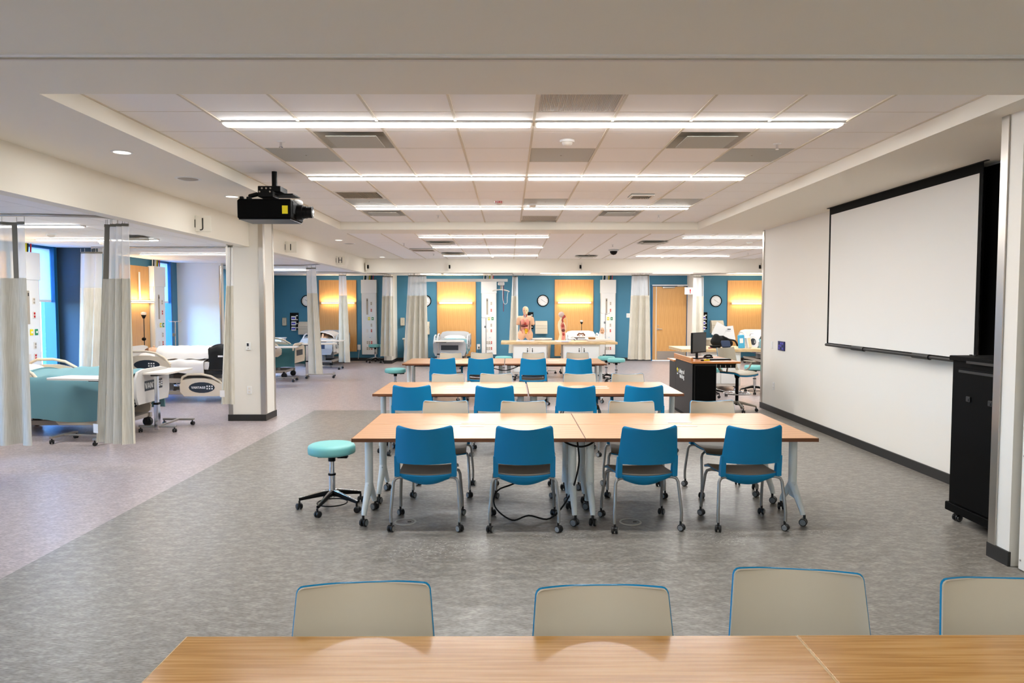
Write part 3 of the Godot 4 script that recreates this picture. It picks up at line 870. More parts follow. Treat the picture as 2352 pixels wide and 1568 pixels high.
func desks_and_chairs() -> void:
	caster_small = caster_mesh(0.027)
	caster_big = caster_mesh(0.031)
	var proto := make_table(M.table_wood, M.table_edge)
	var first := true
	var rows := [["front", -0.326, 1.533, 5.585, 0.66], ["middle", -0.71, 1.165, 8.44, 0.657], ["back", -1.02, 0.845, 12.86, 0.657]]
	for r in rows:
		for k in 4:
			var side: String = "left" if k % 2 == 0 else "right"
			var depth: String = "near" if k < 2 else "far"
			var lab := "%s %s table of the %s block of four wood-topped tables" % [depth, side, r[0]]
			var pos := at(r[1] if k % 2 == 0 else r[2], 0, r[3] + (0.328 if k < 2 else 0.328 + r[4]))
			# far tables turn their power strip to the shared seam
			var yaw := 0.0 if k >= 2 else PI
			if first:
				proto.position = pos
				proto.rotation.y = yaw
				proto.set_meta("label", lab)
				first = false
			else:
				dup(proto, "training_table", lab, pos, yaw)
	var near := make_table(M.near_wood, M.butcher)
	near.position = at(-0.056, 0, 1.885)
	near.scale = Vector3(1.048, 1, 1)
	near.rotation.y = 0.0
	near.set_meta("label", "honey-coloured wood table across the bottom left foreground")
	var near2 := dup(near, "training_table", "honey-coloured wood table at the bottom right corner of the foreground", at(1.89, 0, 1.887), 0.0)
	near2.scale = Vector3(1.048, 1, 1)
	# chairs: [row words, seats as [x, D of the back's top edge, turn in degrees], facing the camera]
	var place := ["leftmost", "second from the left", "third from the left", "rightmost"]
	var sets := [
		["blue-backed chair, %s of four on the near side of the front tables", [[-0.665, 5.50, 0], [0.118, 5.48, 0], [1.068, 5.48, 7], [1.91, 5.50, 3]], false],
		["grey-fronted chair, %s of four behind the front tables", [[-0.633, 7.02, 0], [0.138, 7.0, 0], [1.191, 7.0, -4], [2.03, 7.02, 5]], true],
		["blue-backed chair, %s of four on the near side of the middle tables", [[-1.17, 8.35, 3], [-0.175, 8.29, 0], [0.788, 8.28, 0], [1.606, 8.32, -3]], false],
		["grey-fronted chair, %s of four behind the middle tables", [[-0.844, 9.86, 2], [-0.185, 9.88, 0], [0.971, 9.86, -2], [1.641, 9.84, 0]], true],
		["blue-backed chair, %s of four on the near side of the back tables", [[-1.216, 12.75, 3], [-0.526, 12.75, 2], [0.428, 12.65, 0], [1.242, 12.6, 0]], false],
		["grey-fronted chair, %s of four behind the back tables", [[-1.18, 14.31, 0], [-0.555, 14.31, 0], [0.484, 14.3, 0], [1.372, 14.3, 0]], true],
		["large grey chair back with blue rim in the foreground, %s of four", [[-0.468, 2.37, 5], [0.313, 2.34, 1], [0.986, 2.49, -8], [1.687, 2.40, -4]], true],
	]
	var chair := make_chair()
	first = true
	for s in sets:
		for k in 4:
			var c: Array = s[1][k]
			var back: float = c[1]
			var yaw := deg_to_rad(c[2]) + (PI if s[2] else 0.0)
			var pos := at(c[0], 0, back + (-0.27 if s[2] else 0.27))
			var lab: String = s[0] % place[k]
			if first:
				chair.position = pos
				chair.rotation.y = yaw
				chair.set_meta("label", lab)
				first = false
			else:
				dup(chair, "stacking_chair", lab, pos, yaw)
	var stool := make_stool()
	var st := [["teal round stool on chrome five-star base left of the front tables", -1.565, 6.2], ["teal round stool left of the back tables", -2.216, 13.75], ["teal stool behind the back tables beside the white island cabinet", -0.14, 17.0], ["teal stool right of the island, the farther of two", 2.33, 17.0], ["teal stool right of the island, the nearer of two", 2.47, 16.35], ["teal stool half hidden behind a curtain by the far partition", -4.22, 22.3], ["teal stool seen under the lectern's overhanging top", 3.98, 13.9], ["teal stool behind the tall grey drafting chair", 5.0, 14.4]]
	for k in st.size():
		if k == 0:
			stool.position = at(st[k][1], 0, st[k][2])
			stool.set_meta("label", st[k][0])
		else:
			dup(stool, "rolling_stool", st[k][0], at(st[k][1], 0, st[k][2]), k * 0.7)
	# cables that hang from the front tables' power modules
	var c1 := thing("power_cable", "black cable drooping to the floor behind the second front chair", "cable", at(0.1, 0, 5.9), 0.0, "cables under the front tables")
	part(c1, "cord", MB.new().tube(smooth_path([Vector3(0.47, 0.65, 0.0), Vector3(0.48, 0.45, 0.02), Vector3(0.40, 0.20, 0.05), Vector3(0.24, 0.02, 0.08), Vector3(0.06, 0.05, 0.1), Vector3(-0.08, 0.012, 0.1), Vector3(-0.22, 0.10, 0.02), Vector3(-0.2, 0.22, -0.05), Vector3(0.0, 0.32, -0.1), Vector3(0.05, 0.65, -0.12)], 6), 0.007, 6), M.black)
	var c2 := thing("power_cable", "short black cable looped under the middle seam of the front tables", "cable", at(0.6, 0, 5.75), 0.0, "cables under the front tables")
	part(c2, "cord", MB.new().tube(smooth_path([Vector3(-0.18, 0.70, 0), Vector3(-0.12, 0.66, 0), Vector3(-0.03, 0.635, 0), Vector3(0.05, 0.65, 0), Vector3(0.12, 0.70, 0)], 5), 0.008, 6), M.black)
	var c3 := thing("power_cable", "black cable looped under the middle seam of the back tables", "cable", at(-0.1, 0, 12.97))
	part(c3, "cord", MB.new().tube(smooth_path([Vector3(-0.3, 0.70, 0), Vector3(-0.18, 0.64, 0), Vector3(0.02, 0.60, 0), Vector3(0.2, 0.65, 0), Vector3(0.3, 0.70, 0)], 5), 0.008, 6), M.black)
	# floor boxes
	var fb := thing("floor_box", "round metal floor outlet cover under the leftmost front chair", "floor box", at(-0.86, 0, 5.79), 0.0, "round floor outlet covers")
	part(fb, "cover", MB.new().lathe([Vector2(0, 0.004), Vector2(0.075, 0.004), Vector2(0.077, 0.002)], 28), M.floor_grey)
	part(fb, "ring", MB.new().lathe([Vector2(0.077, 0.002), Vector2(0.078, 0.005), Vector2(0.09, 0.004), Vector2(0.093, 0.0)], 28), M.metal_panel)
	part(fb, "lift_slot", MB.new().box(Vector3(0.035, 0.005, 0.01), Vector3(0.03, 0.003, 0.015)), M.slot_shade)
	dup(fb, "floor_box", "round metal floor outlet cover under the third front chair", at(1.0, 0, 5.78))
	# chalky scuffs worn into the floor before the front chairs
	var sm := MB.new()
	for c in [[-0.42, 5.2, 0.20, 260], [-0.62, 5.05, 0.16, 120], [0.42, 5.42, 0.16, 150], [1.62, 5.45, 0.16, 170], [1.66, 5.28, 0.10, 60], [2.35, 5.5, 0.12, 60], [-1.45, 5.68, 0.14, 40], [1.9, 4.35, 0.10, 30]]:
		for k in c[3]:
			var p := Vector3(c[0] + rng.randfn() * c[2], 0.0012, -(c[1] + rng.randfn() * c[2] * 0.45))
			var l := rng.randf_range(0.003, 0.014)
			var w := rng.randf_range(0.001, 0.0035)
			var an := rng.randfn() * 0.5
			var d := Vector3(cos(an), 0, sin(an))
			var e := Vector3(-d.z, 0, d.x)
			sm.tri(p - d * l, p + e * w, p + d * l, Vector3.UP, Vector3.UP, Vector3.UP)
			sm.tri(p - d * l, p - e * w, p + d * l, Vector3.UP, Vector3.UP, Vector3.UP)
	var sc := part(get_node("floor"), "scuff_marks", sm, M.scuff, "chalky white scuff flecks")
	sc.set_meta("kind", "stuff")

func smooth_path(p: Array, sub: int) -> Array:
	var out := []
	for i in p.size() - 1:
		var a: Vector3 = p[maxi(i - 1, 0)]
		var d: Vector3 = p[mini(i + 2, p.size() - 1)]
		for k in sub:
			out.append(p[i].cubic_interpolate(p[i + 1], a, d, float(k) / sub))
	out.append(p[p.size() - 1])
	return out

func text_part(parent: Node3D, s: String, size: float, pos: Vector3, rot: Vector3, m: Material, bold := false) -> void:
	var t := TextMesh.new()
	var f := SystemFont.new()
	f.font_names = PackedStringArray(["Droid Sans"])
	f.font_weight = 700 if bold else 400
	t.font = f
	t.text = s
	t.font_size = 32
	t.pixel_size = size / 32.0
	t.depth = 0.003
	var o := part(parent, "lettering", t, m)
	o.position = pos
	o.rotation = rot

# ---------------------------------------------------------------- the right side
func right_side() -> void:
	# projection screen
	var sc := thing("projection_screen", "large white pull-down projection screen with black border on the right wall", "projection screen", at(4.28, 0, 8.0))
	part(sc, "screen_fabric", MB.new().box(Vector3(0, 2.14, 0), Vector3(0.004, 1.70, 2.98)), M.screen_white)
	part(sc, "border", MB.new().box(Vector3(0.001, 3.04, 0), Vector3(0.004, 0.10, 3.08)).box(Vector3(0.001, 2.14, 1.515), Vector3(0.004, 1.70, 0.05)).box(Vector3(0.001, 2.14, -1.515), Vector3(0.004, 1.70, 0.05)).box(Vector3(0.001, 1.284, 0), Vector3(0.004, 0.02, 3.08)), M.rack_black, "black masking border")
	part(sc, "bottom_bar", MB.new().cyl(Vector3(0, 1.262, -1.56), Vector3(0, 1.262, 1.56), 0.019), M.base_black)
	for z in [-0.68, 0.66]:
		part(sc, "pull_grip", MB.new().cyl(Vector3(0, 1.262, z - 0.15), Vector3(0, 1.262, z + 0.15), 0.029), M.base_black)
	part(sc, "slot_shade_strip", MB.new().box(Vector3(0.0, 3.086, 0), Vector3(0.03, 0.006, 3.2), 0.001), M.slot_shade)  # dark strip painted in place of the open slot in the soffit
	# near-black sheet over the wall between the screen and the pocket
	var bp := thing("dark_wall_sheet", "tall matte black sheet over the wall between the screen and the steel corner", "panel", at(4.40, 0, 5.95))
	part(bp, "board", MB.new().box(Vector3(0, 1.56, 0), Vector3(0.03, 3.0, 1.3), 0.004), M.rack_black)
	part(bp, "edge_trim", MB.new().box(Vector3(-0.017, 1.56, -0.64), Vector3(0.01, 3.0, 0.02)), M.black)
	# equipment rack
	var rk := thing("equipment_rack", "tall black equipment cabinet on casters below the right edge of the screen", "cabinet", at(3.99, 0, 5.5))
	part(rk, "body", MB.new().box(Vector3(0, 0.735, 0), Vector3(0.62, 1.21, 0.72), 0.006), M.rack_black)
	part(rk, "base", MB.new().box(Vector3(0, 0.115, 0), Vector3(0.66, 0.07, 0.76), 0.006), M.rack_black)
	part(rk, "top", MB.new().box(Vector3(0, 1.355, 0), Vector3(0.66, 0.04, 0.76), 0.006), M.rack_black)
	var sp := part(rk, "side_panel", MB.new().box(Vector3(-0.316, 0.72, 0.02), Vector3(0.014, 1.12, 0.60), 0.004), M.rack_black)
	for q in [0.14, -0.12]:
		part(sp, "latch", MB.new().box(Vector3(-0.328, 1.04, q), Vector3(0.012, 0.045, 0.05), 0.004).box(Vector3(-0.335, 1.035, q), Vector3(0.008, 0.02, 0.025), 0.002), M.base_black)
	part(rk, "vent_slot", MB.new().box(Vector3(-0.332, 1.335, 0.02), Vector3(0.006, 0.02, 0.34)).box(Vector3(-0.326, 1.255, 0.0), Vector3(0.008, 0.02, 0.5)), M.base_black)
	for a in [-1.0, 1.0]:
		for b in [-1.0, 1.0]:
			add_caster(rk, caster_big, Vector3(a * 0.27, 0, b * 0.3), a + b * 0.4, M.chrome)
			part(rk, "caster_plate", MB.new().box(Vector3(a * 0.27, 0.078, b * 0.3), Vector3(0.07, 0.006, 0.07)), M.chrome)
	for q in [0.10, 0.15]:
		part(rk, "top_screw", MB.new().cyl(Vector3(-0.2, 1.375, q - 0.4), Vector3(-0.2, 1.385, q - 0.4), 0.012), M.base_black)
	# jamb and stacked folding partition at the right edge
	var jb := thing("partition_jamb", "white metal jamb of the folding partition at the right edge, dotted with screws", "jamb", at(3.47, 0, 4.70))
	part(jb, "channel", MB.new().box(Vector3(0.0, 1.545, 0.02), Vector3(0.04, 3.08, 0.08), 0.004).box(Vector3(-0.024, 1.545, 0.055), Vector3(0.01, 3.08, 0.01)), M.wall_paint)
	for y in [0.07, 0.78, 1.30, 2.30]:
		part(jb, "screw", MB.new().ell(Vector3(-0.021, y, 0.0), Vector3(0.004, 0.007, 0.007), 10, 6), M.steel)
	var fp := thing("partition_panel", "white stacked partition panel cut off by the right frame edge", "partition", at(3.55, 0, 4.5))
	part(fp, "panel", MB.new().box(Vector3(0, 1.545, 0), Vector3(0.1, 3.04, 0.24), 0.004), M.white)
	part(fp, "pull_slot", MB.new().box(Vector3(-0.052, 0.85, 0.09), Vector3(0.004, 0.2, 0.008)), M.slot_shade)
	# plates on the white wall
	var p1 := thing("light_switch", "white switch plate near the far end of the white wall", "switch", at(4.42, 1.127, 11.9))
	part(p1, "plate", MB.new().box(Vector3(-0.004, 0, 0), Vector3(0.008, 0.12, 0.075), 0.002), M.white)
	part(p1, "rocker", MB.new().box(Vector3(-0.009, 0, 0), Vector3(0.006, 0.07, 0.03), 0.002), M.white)
	var p2 := thing("control_panel", "small dark blue touch panel on the white wall", "control panel", at(4.42, 1.135, 11.47))
	part(p2, "case", MB.new().box(Vector3(-0.01, 0, 0), Vector3(0.02, 0.15, 0.27), 0.004), M.navy)
	for a in 3:
		for b in 3:
			part(p2, "key", MB.new().box(Vector3(-0.021, 0.04 - a * 0.04, -0.07 + b * 0.07), Vector3(0.004, 0.028, 0.05), 0.001), M.purple if (a + b) % 3 else M.denim)
	var p3 := thing("wall_outlet", "white outlet low on the white wall", "outlet", at(4.42, 0.447, 11.8))
	part(p3, "plate", MB.new().box(Vector3(-0.004, 0, 0), Vector3(0.008, 0.12, 0.075), 0.002), M.white)
	part(p3, "socket", MB.new().box(Vector3(-0.009, 0.028, 0), Vector3(0.004, 0.03, 0.03), 0.001).box(Vector3(-0.009, -0.028, 0), Vector3(0.004, 0.03, 0.03), 0.001), M.offwhite)
	# lectern
	var le := thing("lectern", "black instructor lectern with wood top and white college lettering", "lectern", at(2.82, 0, 10.85))
	part(le, "body", MB.new().bd(0, 0.37, 0.06, 0.885, 0.03, 1.15, 0.004), M.podium_black)
	part(le, "plinth", MB.new().bd(0.03, 0.34, 0, 0.06, 0.06, 1.55), M.black)
	part(le, "front_door", MB.new().bd(0.045, 0.355, 0.12, 0.86, 0.01, 0.03, 0.003), M.rack_black)
	part(le, "corner_post", MB.new().bd(-0.004, 0.02, 0.06, 0.885, 0.0, 0.03, 0.003), M.rack_black)
	part(le, "rear_cabinet", MB.new().bd(0.0, 0.5, 0.06, 0.84, 1.15, 1.60, 0.004), M.podium_black)
	part(le, "rear_top", MB.new().bd(-0.03, 0.53, 0.84, 0.865, 1.16, 1.66, 0.003), M.podium_wood)
	part(le, "desk_top", MB.new().bd(-0.03, 0.72, 0.90, 0.93, -0.04, 1.15, 0.006), M.podium_wood)
	part(le, "back_ledge", MB.new().bd(-0.03, 0.0, 0.93, 0.985, 0.0, 1.15, 0.004), M.podium_wood)
	part(le, "top_support", MB.new().bd(0.0, 0.66, 0.885, 0.90, 0.0, 1.1).bd(0.38, 0.66, 0.83, 0.885, 0.02, 0.06), M.black)
	for x in [0.42, 0.5, 0.58]:
		part(le, "hook", MB.new().bd(x, x + 0.006, 0.84, 0.875, 0.005, 0.02), M.outlet_grey)
	text_part(le, "College of", 0.085, Vector3(-0.003, 0.71, -0.72), Vector3(0, -PI / 2, 0), M.white)
	text_part(le, "Nursing", 0.085, Vector3(-0.003, 0.63, -0.69), Vector3(0, -PI / 2, 0), M.white)
	part(le, "emblem", MB.new().box(Vector3(-0.002, 0.72, -1.0), Vector3(0.004, 0.07, 0.025)).box(Vector3(-0.002, 0.725, -1.0), Vector3(0.0035, 0.028, 0.09)), M.yellow, "yellow emblem beside the lettering")
	part(le, "emblem", MB.new().box(Vector3(-0.002, 0.655, -0.99), Vector3(0.004, 0.02, 0.06)), M.white)
	# things on the lectern
	var mo := thing("computer_monitor", "black flat computer monitor turned away on the lectern", "monitor", at(3.06, 0.93, 11.45), 0.855)
	part(mo, "panel", MB.new().box(Vector3(0, 0.26, 0), Vector3(0.50, 0.33, 0.03), 0.006), M.black)
	part(mo, "back_cover", MB.new().box(Vector3(0, 0.27, -0.022), Vector3(0.44, 0.24, 0.025), 0.01), M.plaque)
	part(mo, "display", MB.new().box(Vector3(0, 0.265, 0.016), Vector3(0.475, 0.30, 0.002)), M.dark_screen)
	part(mo, "neck", MB.new().box(Vector3(0, 0.10, -0.03), Vector3(0.05, 0.2, 0.025), 0.004), M.black)
	part(mo, "foot", MB.new().box(Vector3(0, 0.008, -0.03), Vector3(0.22, 0.016, 0.17), 0.004), M.black)
	var kb := thing("keyboard", "black keyboard lying on the lectern", "keyboard", at(3.30, 0.93, 11.15), 0.15)
	part(kb, "tray", MB.new().box(Vector3(0, 0.009, 0), Vector3(0.36, 0.018, 0.14), 0.004), M.black)
	part(kb, "keys", MB.new().box(Vector3(0, 0.021, 0), Vector3(0.34, 0.006, 0.12), 0.002), M.plaque)
	var ms := thing("desk_phone", "low black handset beside the keyboard on the lectern", "telephone", at(3.26, 0.93, 11.6), 0.3)
	part(ms, "base", MB.new().box(Vector3(0, 0.012, 0), Vector3(0.13, 0.024, 0.10), 0.006), M.black)
	part(ms, "handset", MB.new().tube([Vector3(-0.07, 0.03, 0), Vector3(-0.03, 0.045, 0), Vector3(0.03, 0.045, 0), Vector3(0.07, 0.03, 0)], 0.015), M.black)
	var hl := thing("marker_pen", "yellow highlighter on the lectern", "pen", at(3.06, 0.93, 10.98), 0.2)
	part(hl, "barrel", MB.new().cyl(Vector3(-0.05, 0.012, 0), Vector3(0.05, 0.012, 0), 0.011), M.yellow)
	part(hl, "cap", MB.new().cyl(Vector3(-0.09, 0.012, 0), Vector3(-0.05, 0.012, 0), 0.012), M.black)
	var pp := thing("paper_sheet", "white paper sheet on the right end of the lectern top", "paper", at(3.26, 0.93, 10.93), 0.1)
	part(pp, "sheet", MB.new().box(Vector3(0, 0.001, 0), Vector3(0.28, 0.002, 0.13)), M.paper)
	drafting_chair()
	island("island_table", "white island cabinet table with butcher-block top holding the anatomy models", at(1.22, 0, 17.75), 2.85, 0.9, [[-1.13, -0.30], [0.10, 1.0]], 0.9)
	island("island_table", "white cabinet table with butcher-block top cluttered with bags behind the lectern", at(4.45, 0, 15.3), 1.75, 1.2, [[-0.45, 0.38]], 0.885)

func drafting_chair() -> void:
	var t := thing("drafting_chair", "tall grey drafting chair with armrests and chrome foot ring behind the lectern", "chair", at(3.87, 0, 12.0), PI + 0.55)
	var back := func(u: float, v: float, fwd: float) -> Vector3:
		var x := u * 2.0 - 1.0
		return Vector3(x * lerpf(0.225, 0.21, v), lerpf(0.80, 1.07, v) - 0.015 * (1.0 - x * x) * v, 0.21 + 0.06 * v + 0.05 * (1.0 - x * x) - fwd)
	part(t, "back_shell", MB.new().sheet(12, 6, func(u, v): return back.call(u, v, 0.0), 0.012), M.chair_blue)
	part(t, "back_lining", MB.new().sheet(12, 6, func(u, v): return back.call(u, v, 0.01), 0.008), M.chair_grey)
	for s in [-1.0, 1.0]:
		part(t, "back_bracket", MB.new().tube([Vector3(s * 0.205, 0.83, 0.22), Vector3(s * 0.21, 0.72, 0.21), Vector3(s * 0.2, 0.66, 0.15)], [0.026, 0.024, 0.024], 8), M.chair_grey)
		part(t, "armrest", MB.new().tube([Vector3(s * 0.20, 0.655, 0.05), Vector3(s * 0.27, 0.72, -0.02), Vector3(s * 0.29, 0.82, -0.06)], 0.014).box(Vector3(s * 0.285, 0.835, -0.02), Vector3(0.06, 0.022, 0.24), 0.01), M.outlet_grey)
	var seat := func(u: float, v: float, dr: float) -> Vector3:
		var x := u * 2.0 - 1.0
		return Vector3(x * 0.23, 0.675 - 0.016 * (1.0 - x * x) - 0.03 * smoothstep(0.8, 1.0, v) - dr, lerpf(0.18, -0.25, v))
	part(t, "seat", MB.new().sheet(10, 8, func(u, v): return seat.call(u, v, 0.0), 0.012), M.chair_grey)
	part(t, "seat_shell", MB.new().sheet(10, 8, func(u, v): return seat.call(u, v, 0.02), 0.024), M.chair_blue)
	part(t, "column", MB.new().cyl(Vector3(0, 0.66, 0), Vector3(0, 0.56, 0), 0.06, 0.035).cyl(Vector3(0, 0.56, 0), Vector3(0, 0.1, 0), 0.027), M.black)
	var ring := []
	for k in 28:
		ring.append(Vector3(cos(TAU * k / 28), 0, sin(TAU * k / 28)) * 0.225 + Vector3(0, 0.30, 0))
	var fr := MB.new().tube(ring, 0.011, 8, true)
	for k in 3:
		fr.cyl(Vector3(0, 0.295, 0), Vector3(cos(TAU * k / 3), 0, sin(TAU * k / 3)) * 0.22 + Vector3(0, 0.298, 0), 0.009)
	part(t, "foot_ring", fr, M.chrome)
	for k in 5:
		var a := TAU * k / 5.0 + 0.2
		var d := Vector3(cos(a), 0, sin(a))
		part(t, "base_arm", MB.new().tube([Vector3(0, 0.15, 0), d * 0.10 + Vector3(0, 0.135, 0), d * 0.32 + Vector3(0, 0.085, 0)], [0.03, 0.024, 0.014], 8), M.outlet_grey)
		add_caster(t, caster_small, d * 0.32, a, M.caster)

func island(called: String, label: String, pos: Vector3, w: float, dp: float, cabs: Array, h: float) -> void:
	var t := thing(called, label, "counter", pos)
	part(t, "counter_top", MB.new().box(Vector3(0, h - 0.03, 0), Vector3(w, 0.06, dp), 0.006), M.butcher)
	for c in cabs:
		var x0: float = c[0]
		var x1: float = c[1]
		var cx := (x0 + x1) / 2
		var cw := x1 - x0
		part(t, "cabinet_body", MB.new().box(Vector3(cx, (h - 0.06 + 0.11) / 2, 0), Vector3(cw, h - 0.17, dp - 0.12), 0.004), M.offwhite)
		for s in [-1.0, 1.0]:
			var dd := part(t, "cabinet_door", MB.new().box(Vector3(cx + s * (cw / 4 - 0.008), (h - 0.10 + 0.15) / 2, (dp - 0.12) / 2 + 0.008), Vector3(cw / 2 - 0.03, h - 0.27, 0.016), 0.003), M.white)
			part(dd, "lock_handle", MB.new().box(Vector3(cx + s * 0.06, h - 0.22, (dp - 0.12) / 2 + 0.024), Vector3(0.02, 0.05, 0.018), 0.005).ell(Vector3(cx + s * 0.06, h - 0.17, (dp - 0.12) / 2 + 0.02), Vector3(0.013, 0.013, 0.013), 8, 6), M.black)
			add_caster(t, caster_big, Vector3(cx + s * (cw / 2 - 0.08), 0, dp / 2 - 0.14), s, M.chrome)
			add_caster(t, caster_big, Vector3(cx + s * (cw / 2 - 0.08), 0, -dp / 2 + 0.14), -s, M.chrome)
			part(t, "caster_mount", MB.new().box(Vector3(cx + s * (cw / 2 - 0.08), 0.095, dp / 2 - 0.14), Vector3(0.08, 0.03, 0.08)).box(Vector3(cx + s * (cw / 2 - 0.08), 0.095, -dp / 2 + 0.14), Vector3(0.08, 0.03, 0.08)), M.caster_cap)

# ---------------------------------------------------------------- curtains
func curtain(label: String, bottom: Vector3, wb: float, top: Vector3, wt: float, yaw: float, pleats: float, amp: float, y0: float, band_at := -1.0, tagged := false, ytop := 2.70) -> void:
	var t := thing("privacy_curtain", label, "curtain", Vector3(bottom.x, 0, bottom.z), yaw, "cubicle curtains")
	var sh := (top - bottom).rotated(Vector3.UP, -yaw)
	var ph := bottom.x * 3.0
	var f := func(u: float, y: float) -> Vector3:
		var v := (y - y0) / (ytop - y0)
		var w := lerpf(wb, wt, v)
		var a := amp * lerpf(1.0, 0.45, v)
		return Vector3((u - 0.5) * w + sh.x * v + 0.25 * a * sin(TAU * pleats * u * 2.0 + ph), y, a * sin(TAU * pleats * u + ph + 0.5 * sin(9.0 * u)) + sh.z * v)
	var nu := int(pleats * 12)
	var fab := part(t, "fabric_panel", MB.new().sheet(nu, 10, func(u, v): return f.call(u, lerpf(y0, 2.08, v)), 0.004), M.curtain)
	part(fab, "hem", MB.new().sheet(nu, 1, func(u, v): return f.call(u, lerpf(y0 - 0.002, y0 + 0.03, v)) , 0.007), M.curtain)
	part(t, "net_panel", MB.new().sheet(nu, 4, func(u, v): return f.call(u, lerpf(2.08, ytop - 0.05, v)), 0.002), M.net, "white open net along the top")
	part(t, "top_band", MB.new().sheet(nu, 1, func(u, v): return f.call(u, lerpf(ytop - 0.055, ytop - 0.025, v)), 0.006), M.band)
	if band_at >= 0.0:
		part(t, "edge_band", MB.new().sheet(1, 6, func(u, v): return f.call(band_at + u * 0.05, lerpf(2.08, ytop - 0.03, v)) + Vector3(0, 0, 0.004), 0.004), M.band)
	if tagged:
		part(fab, "care_tag", MB.new().box(f.call(0.08, y0 + 0.16) + Vector3(0, 0, 0.012), Vector3(0.07, 0.10, 0.003)), M.paper, "white care tag near the hem")
	for k in int(pleats * 2) + 1:
		var p: Vector3 = f.call(float(k) / (int(pleats * 2)), ytop - 0.03)
		part(t, "hook", MB.new().cyl(p, p + Vector3(0, 0.058, 0), 0.0035, 0.0035, 5), M.steel)

func rail(label: String, pts: Array, y := 2.745) -> void:
	var p := []
	for q in pts:
		p.append(at(q[0], y, q[1]) - at(pts[0][0], 0, pts[0][1]))
	var t := thing("curtain_track", label, "curtain track", at(pts[0][0], 0, pts[0][1]), 0.0, "ceiling curtain tracks")
	part(t, "track", MB.new().tube(p, 0.014, 6), M.steel)

# ---------------------------------------------------------------- wall equipment, drawn facing +z
func wood_panel(label: String, pos: Vector3, yaw: float, w: float, y0: float, y1: float) -> void:
	var t := thing("maple_headwall", label, "headwall", pos, yaw, "maple headwall panels")
	part(t, "board", MB.new().box(Vector3(0, (y0 + y1) / 2, 0.016), Vector3(w, y1 - y0, 0.028), 0.002), M.panel_wood)
	part(t, "edge_strip", MB.new().box(Vector3(-w / 2 - 0.004, (y0 + y1) / 2, 0.016), Vector3(0.008, y1 - y0, 0.028)).box(Vector3(w / 2 + 0.004, (y0 + y1) / 2, 0.016), Vector3(0.008, y1 - y0, 0.028)), M.table_edge)

func wall_lamp(label: String, pos: Vector3, yaw: float, w: float, e: float) -> void:
	var t := thing("wall_light", label, "light", pos, yaw, "bed lights on the wood panels")
	part(t, "housing", MB.new().box(Vector3(0, 0, 0.075), Vector3(w, 0.03, 0.09), 0.006), M.white)
	part(t, "back_plate", MB.new().box(Vector3(0, 0, 0.015), Vector3(w + 0.05, 0.05, 0.03), 0.004), M.panel_wood)
	part(t, "upper_lens", MB.new().box(Vector3(0, 0.020, 0.075), Vector3(w - 0.03, 0.012, 0.07), 0.003), M.lamp_warm)
	part(t, "lower_lens", MB.new().box(Vector3(0, -0.020, 0.075), Vector3(w - 0.03, 0.012, 0.07), 0.003), M.lamp_warm)
	area(t, Vector3(0, 0.030, 0.075), Vector2(w - 0.04, 0.06), e, WARM_COL, Vector3(PI / 2, 0, 0))
	area(t, Vector3(0, -0.030, 0.075), Vector2(w - 0.04, 0.06), e * 0.3, WARM_COL, Vector3(-PI / 2, 0, 0))

func plate(parent: Node3D, called: String, x: float, y: float, w: float, h: float, m: Material, z := 0.122) -> Node3D:
	return part(parent, called, MB.new().box(Vector3(x, y, z), Vector3(w, h, 0.008), 0.002), m)

func headwall(label: String, pos: Vector3, yaw: float) -> void:
	var t := thing("headwall_unit", label, "medical headwall", pos, yaw, "white headwall service columns")
	part(t, "column_body", MB.new().box(Vector3(0, 1.20, 0.055), Vector3(0.48, 1.98, 0.11), 0.006), M.offwhite)
	part(t, "face_panel", MB.new().box(Vector3(0, 1.20, 0.113), Vector3(0.43, 1.98, 0.008), 0.002), M.white)
	part(t, "upper_cover", MB.new().box(Vector3(0, 2.405, 0.065), Vector3(0.50, 0.43, 0.13), 0.006), M.white)
	var cs := plate(t, "chart_slot", -0.055, 1.76, 0.055, 0.52, M.outlet_grey)
	plate(cs, "slot_clip", -0.055, 1.96, 0.02, 0.05, M.base_black, 0.128)
	for a in [[0.075, 1.86, "outlet_grey"], [0.075, 1.64, "red"], [0.075, 1.16, "outlet_grey"], [0.075, 0.98, "red"], [-0.06, 0.60, "outlet_grey"], [0.01, 0.60, "outlet_grey"], [0.08, 0.60, "red"], [-0.06, 0.41, "outlet_grey"], [0.01, 0.41, "outlet_grey"], [0.08, 0.41, "red"]]:
		var o := plate(t, "outlet", a[0], a[1], 0.062, 0.105, M.offwhite)
		for s in [-0.024, 0.024]:
			plate(o, "socket", a[0], a[1] + s, 0.034, 0.034, M[a[2]], 0.128)
	for a in [[-0.10, "white"], [0.0, "yellow"], [0.115, "green"]]:
		var o := plate(t, "gas_outlet", a[0], 1.37, 0.068, 0.095, M[a[1]])
		plate(o, "gas_port", a[0], 1.37, 0.034, 0.034, M.white, 0.128)
	var cb := plate(t, "call_station", 0.02, 0.78, 0.15, 0.10, M.white)
	plate(cb, "button", 0.03, 0.765, 0.04, 0.012, M.light_blue_pack, 0.128)
	plate(t, "blank_plate", -0.06, 0.98, 0.06, 0.10, M.offwhite)
	for a in [[-0.17, "white"], [-0.13, "black"], [-0.07, "white"], [-0.03, "white"], [0.02, "yellow"], [0.06, "base_black"], [0.13, "red"]]:
		part(t, "conduit", MB.new().cyl(Vector3(a[0], 2.62, 0.06), Vector3(a[0] + 0.01, 2.76, 0.06), 0.012, 0.012, 7), M[a[1]])

